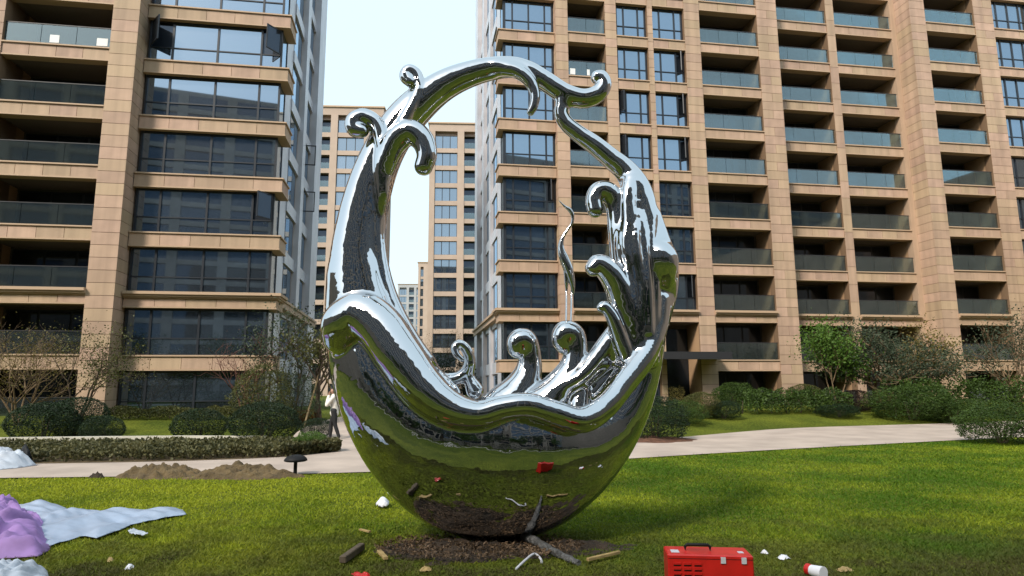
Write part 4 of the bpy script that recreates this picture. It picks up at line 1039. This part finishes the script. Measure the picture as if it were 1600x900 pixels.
# ------------------------------------------------------------------ props on the lawn
RED = mat('red enamel', (0.52, 0.012, 0.010), 0.42, coat=0.15, nscale=7, namt=0.14, bump=0.05, bscale=60)
BLK = mat('black plastic', (0.010, 0.010, 0.011), 0.6, spec=0.2)
SILV = mat('silver label', (0.55, 0.55, 0.6), 0.4)
WHITE = mat('white plastic film', (0.46, 0.50, 0.57), 0.35, nscale=5, namt=0.14)
BLUEW = mat('pale blue plastic sheet', (0.33, 0.40, 0.52), 0.38, nscale=4, namt=0.14)
PURPLE = mat('lilac packing fabric', (0.31, 0.18, 0.43), 0.7, nscale=5, namt=0.18)
WOOD = mat('raw timber', (0.34, 0.24, 0.10), 0.8, nscale=12, namt=0.25)
WOOD_D = mat('weathered dark timber', (0.10, 0.075, 0.05), 0.85, nscale=12, namt=0.35)
FOAM = mat('white foam scrap', (0.72, 0.72, 0.78), 0.8)
GREYP = mat('grey wrapped pipe', (0.10, 0.10, 0.10), 0.5, nscale=15, namt=0.6, bump=0.8, bscale=30)

# red machine case with handle and louvres
zt = 0.46; pl = gnd(1043, 866, zt); pr = gnd(1178, 869, zt); wd_ = pr[0] - pl[0]; bd = 0.26
ang = math.atan2(pr[1] - pl[1], pr[0] - pl[0])
case = thing('tool_case', 'red metal welding machine case with black handle on the grass', 'tool case', (pl[0], pl[1], 0), ang)
def bevel_box(x0, x1, y0, y1, z0, z1, b):
    m_ = MB(); 
    r1 = [(x0 + b, y0), (x1 - b, y0), (x1, y0 + b), (x1, y1 - b), (x1 - b, y1), (x0 + b, y1), (x0, y1 - b), (x0, y0 + b)]
    r2 = [(x0 + 2 * b, y0 + b), (x1 - 2 * b, y0 + b), (x1 - b, y0 + 2 * b), (x1 - b, y1 - 2 * b), (x1 - 2 * b, y1 - b), (x0 + 2 * b, y1 - b), (x0 + b, y1 - 2 * b), (x0 + b, y0 + 2 * b)]
    rings = [(r2, z0), (r1, z0 + b), (r1, z1 - b), (r2, z1)]
    v = [(x, y, z) for rg, z in rings for x, y in rg]; f = []
    for i in range(3):
        for j in range(8): f.append([i * 8 + j, i * 8 + (j + 1) % 8, (i + 1) * 8 + (j + 1) % 8, (i + 1) * 8 + j])
    for o, rev in ((0, True), (24, False)):
        q = [[o + 0, o + 1, o + 2, o + 7], [o + 7, o + 2, o + 3, o + 6], [o + 6, o + 3, o + 4, o + 5]]
        f += [x[::-1] if rev else x for x in q]
    return m_.add(np.array(v), np.array(f))
obj('body', bevel_box(0, wd_, 0, bd, 0.03, zt, 0.008).mesh('body', RED), case)
for (x, y) in [(0.06, 0.05), (wd_ - 0.06, 0.05), (0.06, bd - 0.05), (wd_ - 0.06, bd - 0.05)]:
    obj('rubber_foot', MB().tube([[x, y, 0], [x, y, 0.04]], 0.02, 8).mesh('rubber_foot', BLK), case)
hx0, hx1 = wd_ * 0.24, wd_ * 0.54
hd = obj('handle', MB().tube([[hx0, bd * .5, zt - 0.005], [hx0, bd * .5, zt + 0.03], [hx0 + 0.015, bd * .5, zt + 0.043], [hx1 - 0.015, bd * .5, zt + 0.043], [hx1, bd * .5, zt + 0.03], [hx1, bd * .5, zt - 0.005]], 0.012, 8).mesh('handle', BLK, True), case)
for i in range(3):
    for j in range(7):
        box('louvre', case, RED, 0.04 + i * 0.075, 0.04 + i * 0.075 + 0.055, -0.009, -0.0005, zt - 0.07 - j * 0.035, zt - 0.055 - j * 0.035)
        box('vent_slot', case, BLK, 0.042 + i * 0.075, 0.04 + i * 0.075 + 0.053, -0.003, -0.0004, zt - 0.081 - j * 0.035, zt - 0.071 - j * 0.035)
box('lid_seam', case, BLK, 0.004, wd_ - 0.004, -0.0012, -0.0003, zt - 0.030, zt - 0.026)
for lx in (0.62, 0.86):
    box('latch', case, SILV, wd_ * lx, wd_ * lx + 0.035, -0.010, -0.0013, zt - 0.055, zt - 0.012)
box('label_plate', case, SILV, 0.035, 0.095, 0.05, 0.13, zt + 0.001, zt + 0.004)
box('label_plate', case, SILV, wd_ - 0.09, wd_ - 0.05, 0.07, 0.12, zt + 0.001, zt + 0.004)

# mushroom garden lamp
p = gnd(461, 743)
lamp = thing('garden_lamp', 'black mushroom shaped garden lamp at the path edge', 'lamp', (p[0], p[1], 0))
obj('post', MB().tube([[0, 0, -0.05], [0, 0, 0.30]], 0.036, 12).mesh('post', BLK, True), lamp)
cap = MB(); th = np.linspace(0, 2 * math.pi, 25)[:-1]
prof = [(0.02, 0.265), (0.19, 0.27), (0.225, 0.285), (0.215, 0.32), (0.17, 0.365), (0.09, 0.395), (0.005, 0.405)]
cap.add(np.array([[rr * math.cos(t), rr * math.sin(t), z] for rr, z in prof for t in th]), np.array([[i * 24 + j, i * 24 + (j + 1) % 24, (i + 1) * 24 + (j + 1) % 24, (i + 1) * 24 + j] for i in range(len(prof) - 1) for j in range(24)]))
obj('cap', cap.mesh('cap', BLK, True), lamp)

def cloth_patch(name, label, cat, outline, zf, material, n=60, thick=0.012, group=None):
    """crumpled sheet: a grid clipped to an outline on the ground, raised by zf(x, y, d) with d the distance to the edge"""
    O = np.asarray(outline, float); lo, hi = O.min(0), O.max(0)
    h = max(hi - lo) / n; gx_ = np.arange(lo[0] - h, hi[0] + 2 * h, h); gy_ = np.arange(lo[1] - h, hi[1] + 2 * h, h)
    X, Y = np.meshgrid(gx_, gy_, indexing='ij'); P = np.stack([X.ravel(), Y.ravel()], -1)
    ins = np.zeros(len(P), bool); dist = np.full(len(P), 1e9); near = P.copy()
    for a, b in zip(O, np.roll(O, -1, 0)):
        c = ((a[1] > P[:, 1]) != (b[1] > P[:, 1])) & (P[:, 0] < (b[0] - a[0]) * (P[:, 1] - a[1]) / (b[1] - a[1] + 1e-12) + a[0]); ins ^= c
        d = b - a; t = np.clip(((P - a) @ d) / (d @ d), 0, 1); q = a + t[:, None] * d; dd = np.linalg.norm(P - q, axis=1)
        m_ = dd < dist; dist[m_] = dd[m_]; near[m_] = q[m_]
    out = ~ins & (dist < h * 1.5); use = ins | out
    P2_ = np.where(out[:, None], near, P); dist = np.where(out, 0, dist)
    z = np.array([zf(x, y, d) if u else 0 for (x, y), d, u in zip(P2_, dist, use)])
    nY = len(gy_); i = (np.arange(len(gx_) - 1)[:, None] * nY + np.arange(nY - 1)[None]).ravel()
    F_ = np.stack([i, i + nY, i + nY + 1, i + 1], -1); F_ = F_[use[F_].all(1) & ins[F_].any(1)]
    u, inv = np.unique(F_, return_inverse=True)
    c0 = O.mean(0); V_ = np.c_[P2_[u] - c0, z[u]]
    o = obj(name, mesh_np(name, V_, inv.reshape(F_.shape), [material], True), None, (c0[0], c0[1], 0))
    sm = o.modifiers.new('thickness', 'SOLIDIFY'); sm.thickness = thick; sm.offset = -1
    return tag(o, label, cat, group)
def fold(x, y, s=3.0, seed=0.0):
    w = mnoise.noise(Vector((x * 1.1 + seed, y * 1.1, seed))) * 1.4
    a = 1 - abs(mnoise.noise(Vector((x * s + w, y * s * 1.6 - w, seed + 3)))) * 2.6
    b = 1 - abs(mnoise.noise(Vector((x * s * 2.3 + w * 2, y * s * 2.0 + w, seed + 9)))) * 2.6
    c = 1 - abs(mnoise.noise(Vector((x * s * 4.6 - w, y * s * 5.0 + 2 * w, seed + 17)))) * 2.6
    return 0.55 * a + 0.42 * b + 0.2 * c
_cr = np.random.default_rng(77).random((40, 3))
def crease(x, y, s=1.0, seed=0):
    """sharp straight folds: triangle waves in a few directions, gently warped"""
    wx = mnoise.noise(Vector((x * 0.8 * s + seed, y * 0.8 * s, 1.3))) * 0.5; wy = mnoise.noise(Vector((x * 0.8 * s, y * 0.8 * s + seed, 7.1))) * 0.5
    z = 0
    for i in range(5):
        a, f, p = _cr[(seed * 5 + i) % 40]; a *= math.pi; f = (0.5 + 1.3 * f) * s * (1 + 0.5 * i)
        t = ((x + wx) * math.cos(a) + (y + wy) * 1.6 * math.sin(a)) * f + p
        z += (1 - 4 * abs(t - math.floor(t + 0.5))) / (1 + 0.6 * i)
    return z * 0.4
G2 = lambda px, py: gnd(px, py)[:2]
cloth_patch('plastic_sheet', 'pale blue plastic sheet spread to a point on the lawn', 'sheet',
    [G2(*q) for q in [(20, 792), (85, 791), (100, 796), (120, 804), (200, 803), (262, 800), (285, 800), (291, 807), (262, 812), (205, 824), (188, 833), (150, 846), (130, 842), (74, 858), (20, 850)]],
    lambda x, y, d: 0.025 + min(d, 0.35) * 0.16 + 0.055 * (crease(x, y, 1.0, 1) + 0.6) * min(1, 0.25 + d * 5), BLUEW, 120, 0.005)
hp = gnd(10, 862)
cloth_patch('fabric_heap', 'crumpled lilac packing fabric heap at the left edge', 'fabric',
    [G2(*q) for q in [(-140, 800), (-60, 792), (10, 796), (55, 812), (76, 826), (80, 845), (78, 862), (60, 872), (0, 876), (-140, 880)]],
    lambda x, y, d: 0.02 + 0.30 * (1 - math.exp(-d * 3.2)) + (0.15 * crease(x, y, 2.0, 2) + 0.07 * fold(x, y, 2.6, 5)) * min(1, d * 6), PURPLE, 130)
cloth_patch('plastic_bundle', 'pale plastic film bundle at the bottom left corner', 'plastic',
    [G2(*q) for q in [(-120, 893), (-20, 889), (50, 890), (74, 896), (78, 912), (70, 940), (-100, 950)]],
    lambda x, y, d: 0.02 + 0.16 * (1 - math.exp(-d * 7)) + 0.07 * crease(x, y, 2.6, 3) * min(1, d * 8), WHITE, 100)
cloth_patch('plastic_bag', 'white plastic bag heap on the path at the left edge', 'bag',
    [G2(*q) for q in [(-60, 712), (0, 714), (30, 719), (52, 724), (58, 729), (30, 733), (0, 736), (-60, 738)]],
    lambda x, y, d: 0.03 + 0.36 * (1 - math.exp(-d * 2.5)) + 0.22 * crease(x, y, 1.3, 4) * min(1, d * 4), WHITE, 80)
cloth_patch('bin_bag', 'small black plastic bag behind the white bag heap', 'bag',
    [G2(*q) for q in [(22, 722), (38, 721), (50, 722), (52, 725), (40, 727), (24, 726)]],
    lambda x, y, d: 0.03 + 0.55 * (1 - math.exp(-d * 6)) + 0.08 * fold(x, y, 3, 6) * min(1, d * 6), BLK, 30)
cloth_patch('plastic_scrap', 'small torn white plastic scrap beside the blue sheet', 'scrap',
    [G2(*q) for q in [(199, 838), (207, 834), (216, 837), (231, 842), (228, 844), (205, 843)]],
    lambda x, y, d: 0.045 + 0.03 * fold(x, y, 9, 4), WHITE, 24, 0.004)
cloth_patch('foam_scrap', 'crumpled white wrapper on the grass left of the bowl', 'scrap',
    [G2(*q) for q in [(587, 794), (592, 788), (600, 787), (608, 791), (607, 796), (596, 797)]],
    lambda x, y, d: 0.04 + 0.09 * (1 - math.exp(-d * 20)) + 0.03 * fold(x, y, 12, 7), FOAM, 20, 0.006)

def plank(name, label, a, b, w, t, material, cat='plank', lift=0.0, tilt=0.0, group=None):
    pa_, pb_ = gnd(*a), gnd(*b); d = pb_ - pa_; L_ = np.linalg.norm(d)
    m_ = bevel_box(0, L_, -w / 2, w / 2, 0, t, min(w, t) * 0.12)
    v = m_.v[0]; v[:, 1] += 0.015 * w * np.sin(v[:, 0] * 20); v[v[:, 0] > L_ / 2, 0] += 0.12 * v[v[:, 0] > L_ / 2, 1]
    o = obj(name, m_.mesh(name, material), None, (pa_[0], pa_[1], lift), math.atan2(d[1], d[0]))
    o.rotation_euler[1] = -tilt
    return tag(o, label, cat, group)
plank('timber_offcut', 'dark square timber offcut lying on the grass, lower left of the bowl', (535, 884), (565, 862), 0.07, 0.07, WOOD_D, 'timber', 0.02)
plank('timber_offcut', 'short pale yellow wood offcut beside the dark timber', (592, 868), (603, 880), 0.045, 0.03, WOOD, 'timber', 0.03)
plank('timber_stick', 'thin pale stick lying in the shade right of the base', (918, 882), (968, 870), 0.035, 0.03, WOOD, 'stick', 0.03)
plank('wood_chip', 'tiny yellow wood chip on the grass near the bowl', (562, 834), (578, 838), 0.03, 0.02, WOOD, 'wood chip', 0.04)
# grey wrapped pipe leaning off the base
a, b = gnd(806, 850), gnd(905, 884)
pts = np.array([a + [0, 0, 0.13], a * 0.7 + b * 0.3 + [0, 0, 0.10], a * 0.35 + b * 0.65 + [0, 0, 0.05], b + [0, 0, 0.02]]); o_ = np.array([a[0], a[1], 0])
pp = thing('wrapped_pipe', 'grey torn pipe lying from the sculpture base to the right', 'pipe', o_)
obj('pipe', MB().tube(catmull(pts, 6) - o_, np.linspace(0.055, 0.03, 19) * (1 + 0.15 * np.sin(np.arange(19) * 2.1)), 10).mesh('pipe', GREYP, True), pp)
obj('end_wrap', MB().tube(np.array([pts[0] - [0.02, 0, -0.005], pts[0] + [0.05, -0.01, -0.004]]) - o_, [0.062, 0.066], 10).mesh('end_wrap', WHITE, True), pp)
# curved white strip
a, b = gnd(806, 891), gnd(835, 877); pts = np.array([a + [0, 0, 0.01], (a + b) / 2 + [0, 0, 0.05], b + [0, 0, 0.07], b + [0.06, -0.03, 0.03], b + [0.07, -0.1, 0.0]]); o_ = np.array([a[0], a[1], 0])
tag(obj('metal_strip', MB().tube(catmull(pts, 5) - o_, 0.012, 6).mesh('metal_strip', SILV, True), None, o_), 'bent bright metal strip on the soil before the base', 'strip')
# red and white cup and wrapper at the lower edge
p = gnd(1262, 899); q = gnd(1282, 905); d = q - p
o_ = np.array([p[0], p[1], 0]); ax = d / np.linalg.norm(d)
cp = thing('paper_cup', 'red and white paper cup lying on the grass', 'cup', o_)
obj('cup_base', MB().tube(np.array([[0, 0, 0.055], ax * 0.045 + [0, 0, 0.055]]), [0.05, 0.048], 16).mesh('cup_base', RED, True), cp)
obj('cup_wall', MB().tube(np.array([ax * 0.046 + [0, 0, 0.055], ax * 0.17 + [0, 0, 0.06]]), [0.047, 0.056], 16).mesh('cup_wall', FOAM, True), cp)
cloth_patch('wrapper', 'red and white crumpled wrapper at the bottom edge', 'wrapper', [G2(*q) for q in [(548, 908), (558, 903), (574, 904), (580, 910), (566, 914)]],
    lambda x, y, d: 0.035 + 0.03 * fold(x, y, 10, 2), RED, 20, 0.004)
for i, (px, py, w_) in enumerate([(202, 889, 0.05), (172, 878, 0.04), (1224, 874, 0.06), (1320, 893, 0.06), (1195, 866, 0.03), (665, 893, 0.05)]):
    p = gnd(px, py); r_ = np.random.default_rng(60 + i)
    m_ = patch_mesh('leaf', 0, 0, w_, w_ * 0.6, 0.02, WOOD if i % 2 else FOAM, 3.0 + i, 10, 0.4, 0.6)
    tag(obj('litter_scrap', m_, None, (p[0], p[1], 0.035), r_.random() * 6), ['pale yellow scrap on the grass at the bottom left', 'tiny pale scrap above the bottom left scrap', 'straw scrap just right of the red case', 'curled pale scrap right of the paper cup', 'tiny scrap behind the red case right corner', 'pale chip on the soil at the bottom edge'][i], 'scrap', 'small scraps on the lawn')

# disturbed soil round the foot
p = gnd(748, 862)
kind(obj('soil_patch', patch_mesh('soil_patch', p[0], p[1] + 0.05, 1.0, 0.5, 0.06, SOIL_D, 9.3, 60, 0.5, 0.9, 4.0)), 'structure', 'dark dug soil patch round the sculpture foot, with shade put into its colour')
p2_ = gnd(880, 862)
kind(obj('soil_patch', patch_mesh('soil_patch', p2_[0], p2_[1] + 0.1, 0.8, 0.4, 0.05, SOIL_D, 5.3, 40, 0.35, 0.9, 4.0)), 'structure', 'dark dug soil to the right of the foot, with shade put into its colour')
LITTER = mat_leaf('dry litter', (0.03, 0.018, 0.010), (0.20, 0.13, 0.075), 0.05)
r = np.random.default_rng(31); n = 2600
a = r.random(n) * 6.283; q = np.sqrt(r.random(n))
P = np.c_[p[0] + 1.1 * q * np.cos(a), p[1] + 0.05 + 0.55 * q * np.sin(a), 0.05 + 0.03 * r.random(n)]
kind(obj('dry_litter', leaves_mesh('dry_litter', P, 0.045, LITTER, r, up=np.array([0.8, 0, 0]), aspect=0.5)), 'stuff', 'bark and dry leaf litter on the dug soil')

# ------------------------------------------------------------------ person on the branch path
SKIN = mat('skin', (0.42, 0.24, 0.17), 0.6); HAIR = mat('black hair', (0.012, 0.010, 0.010), 0.6)
JACK = mat('cream jacket', (0.78, 0.74, 0.68), 0.8, nscale=8, namt=0.08); TROU = mat('black trousers', (0.014, 0.014, 0.016), 0.8); SHOE = mat('dark shoes', (0.02, 0.018, 0.018), 0.5)
pp_ = gnd(521, 686)
per = thing('person', 'person in cream jacket and black trousers walking, hand raised to face', 'person', (pp_[0], pp_[1], 0.01))
def figure(strokes, material, name, h=0.010, parent=None, k=0.03):
    lo = np.array([min(r_[i] - r_[3] for s_ in strokes for r_ in s_) for i in range(3)]) - 0.06; hi = np.array([max(r_[i] + r_[3] for s_ in strokes for r_ in s_) for i in range(3)]) + 0.06
    f = Field(lo, hi, h)
    for s_ in strokes: f.stroke(s_, k=k, sub=5)
    v, q, _ = f.surface(3); return obj(name, mesh_np(name, v, q, [material], True), parent)
Lh, Rh = (-0.01, 0.09, 0.90), (0.01, -0.09, 0.90)
legF = [(-0.0, 0.09, 0.92, 0.085), (-0.06, 0.09, 0.70, 0.078), (-0.12, 0.09, 0.49, 0.055), (-0.13, 0.09, 0.28, 0.050), (-0.14, 0.09, 0.09, 0.036)]
legB = [(0.0, -0.09, 0.92, 0.085), (0.04, -0.09, 0.70, 0.078), (0.06, -0.09, 0.49, 0.055), (0.13, -0.09, 0.28, 0.050), (0.20, -0.09, 0.10, 0.036)]
torso = [(0, 0, 0.92, 0.12), (0.0, 0, 1.05, 0.115), (-0.01, 0, 1.20, 0.13), (-0.02, 0, 1.34, 0.125), (-0.03, 0, 1.42, 0.08), (-0.05, 0, 1.47, 0.05)]
head = [(-0.05, 0, 1.46, 0.05), (-0.06, 0, 1.53, 0.07), (-0.065, 0, 1.585, 0.088), (-0.055, 0, 1.62, 0.082)]
armR = [(-0.02, -0.15, 1.37, 0.055), (-0.12, -0.20, 1.24, 0.048), (-0.21, -0.20, 1.12, 0.042), (-0.20, -0.16, 1.28, 0.038), (-0.18, -0.12, 1.42, 0.030)]
armL = [(-0.02, 0.15, 1.37, 0.055), (-0.06, 0.20, 1.22, 0.048), (-0.12, 0.20, 1.08, 0.042), (-0.19, 0.16, 1.16, 0.038), (-0.20, 0.10, 1.27, 0.030)]
def hand(w, f, s):
    st = [[(*w, 0.028), (w[0] + f[0] * 0.07, w[1] + f[1] * 0.07, w[2] + f[2] * 0.07, 0.030)]]
    for i in range(4):
        o = (i - 1.5) * 0.019; b_ = np.array(w) + np.array(f) * 0.08 + np.array([o * 0.4, o * s, 0])
        st.append([(*b_, 0.009), (*(b_ + np.array(f) * 0.04 + [-0.008, 0, 0]), 0.0085), (*(b_ + np.array(f) * (0.065 + 0.008 * (i in (1, 2))) + [0.008, 0, 0]), 0.0075)])
    b_ = np.array(w) + np.array(f) * 0.03
    st.append([(*b_, 0.012), (b_[0] + 0.03, b_[1] + 0.02 * s, b_[2] + 0.03, 0.010), (b_[0] + 0.035, b_[1] + 0.012 * s, b_[2] + 0.055, 0.008)])
    return st
feat = [[(-0.145, 0, 1.575, 0.014), (-0.135, 0, 1.60, 0.010)], [(-0.07, 0.085, 1.575, 0.014), (-0.06, 0.088, 1.60, 0.012)], [(-0.07, -0.085, 1.575, 0.014), (-0.06, -0.088, 1.60, 0.012)], [(-0.128, 0.02, 1.535, 0.010), (-0.128, -0.02, 1.535, 0.010)]]
ftF = [(-0.13, 0.09, 0.05, 0.035), (-0.22, 0.09, 0.035, 0.03), (-0.29, 0.09, 0.03, 0.022)]; ftB = [(0.21, -0.09, 0.07, 0.035), (0.14, -0.09, 0.035, 0.03), (0.07, -0.09, 0.03, 0.022)]
body = figure([torso, head, armR, armL, legF, legB, ftF, ftB] + feat + hand((-0.18, -0.12, 1.44), (0.25, 0.15, 0.95), 1) + hand((-0.20, 0.10, 1.29), (0.1, -0.3, 0.95), -1), SKIN, 'body', 0.0085, per, 0.014)
inf = lambda s_, d: [(*q[:3], q[3] + d) for q in s_]
figure([inf([(0, 0, 0.86, 0.13)] + torso[:5], 0.018), inf(armR, 0.016), inf(armL, 0.016)], JACK, 'jacket', 0.012, per)
figure([inf(legF, 0.014), inf(legB, 0.014), inf([(0, 0.05, 0.95, 0.09), (0, -0.05, 0.95, 0.09)], 0.014)], TROU, 'trousers', 0.012, per)
figure([inf(ftF, 0.009)], SHOE, 'shoe', 0.01, per); figure([inf(ftB, 0.009)], SHOE, 'shoe', 0.01, per)
figure([[(-0.03, 0, 1.62, 0.085), (-0.02, 0, 1.58, 0.084), (-0.005, 0, 1.51, 0.06)], [(-0.07, 0, 1.65, 0.062), (-0.03, 0, 1.655, 0.07)]], HAIR, 'hair', 0.01, per)
for s in (-1, 1):
    obj('eye', MB().tube([[-0.1435, 0.03 * s, 1.59], [-0.1475, 0.03 * s, 1.59]], 0.009, 8).mesh('eye', HAIR), per)
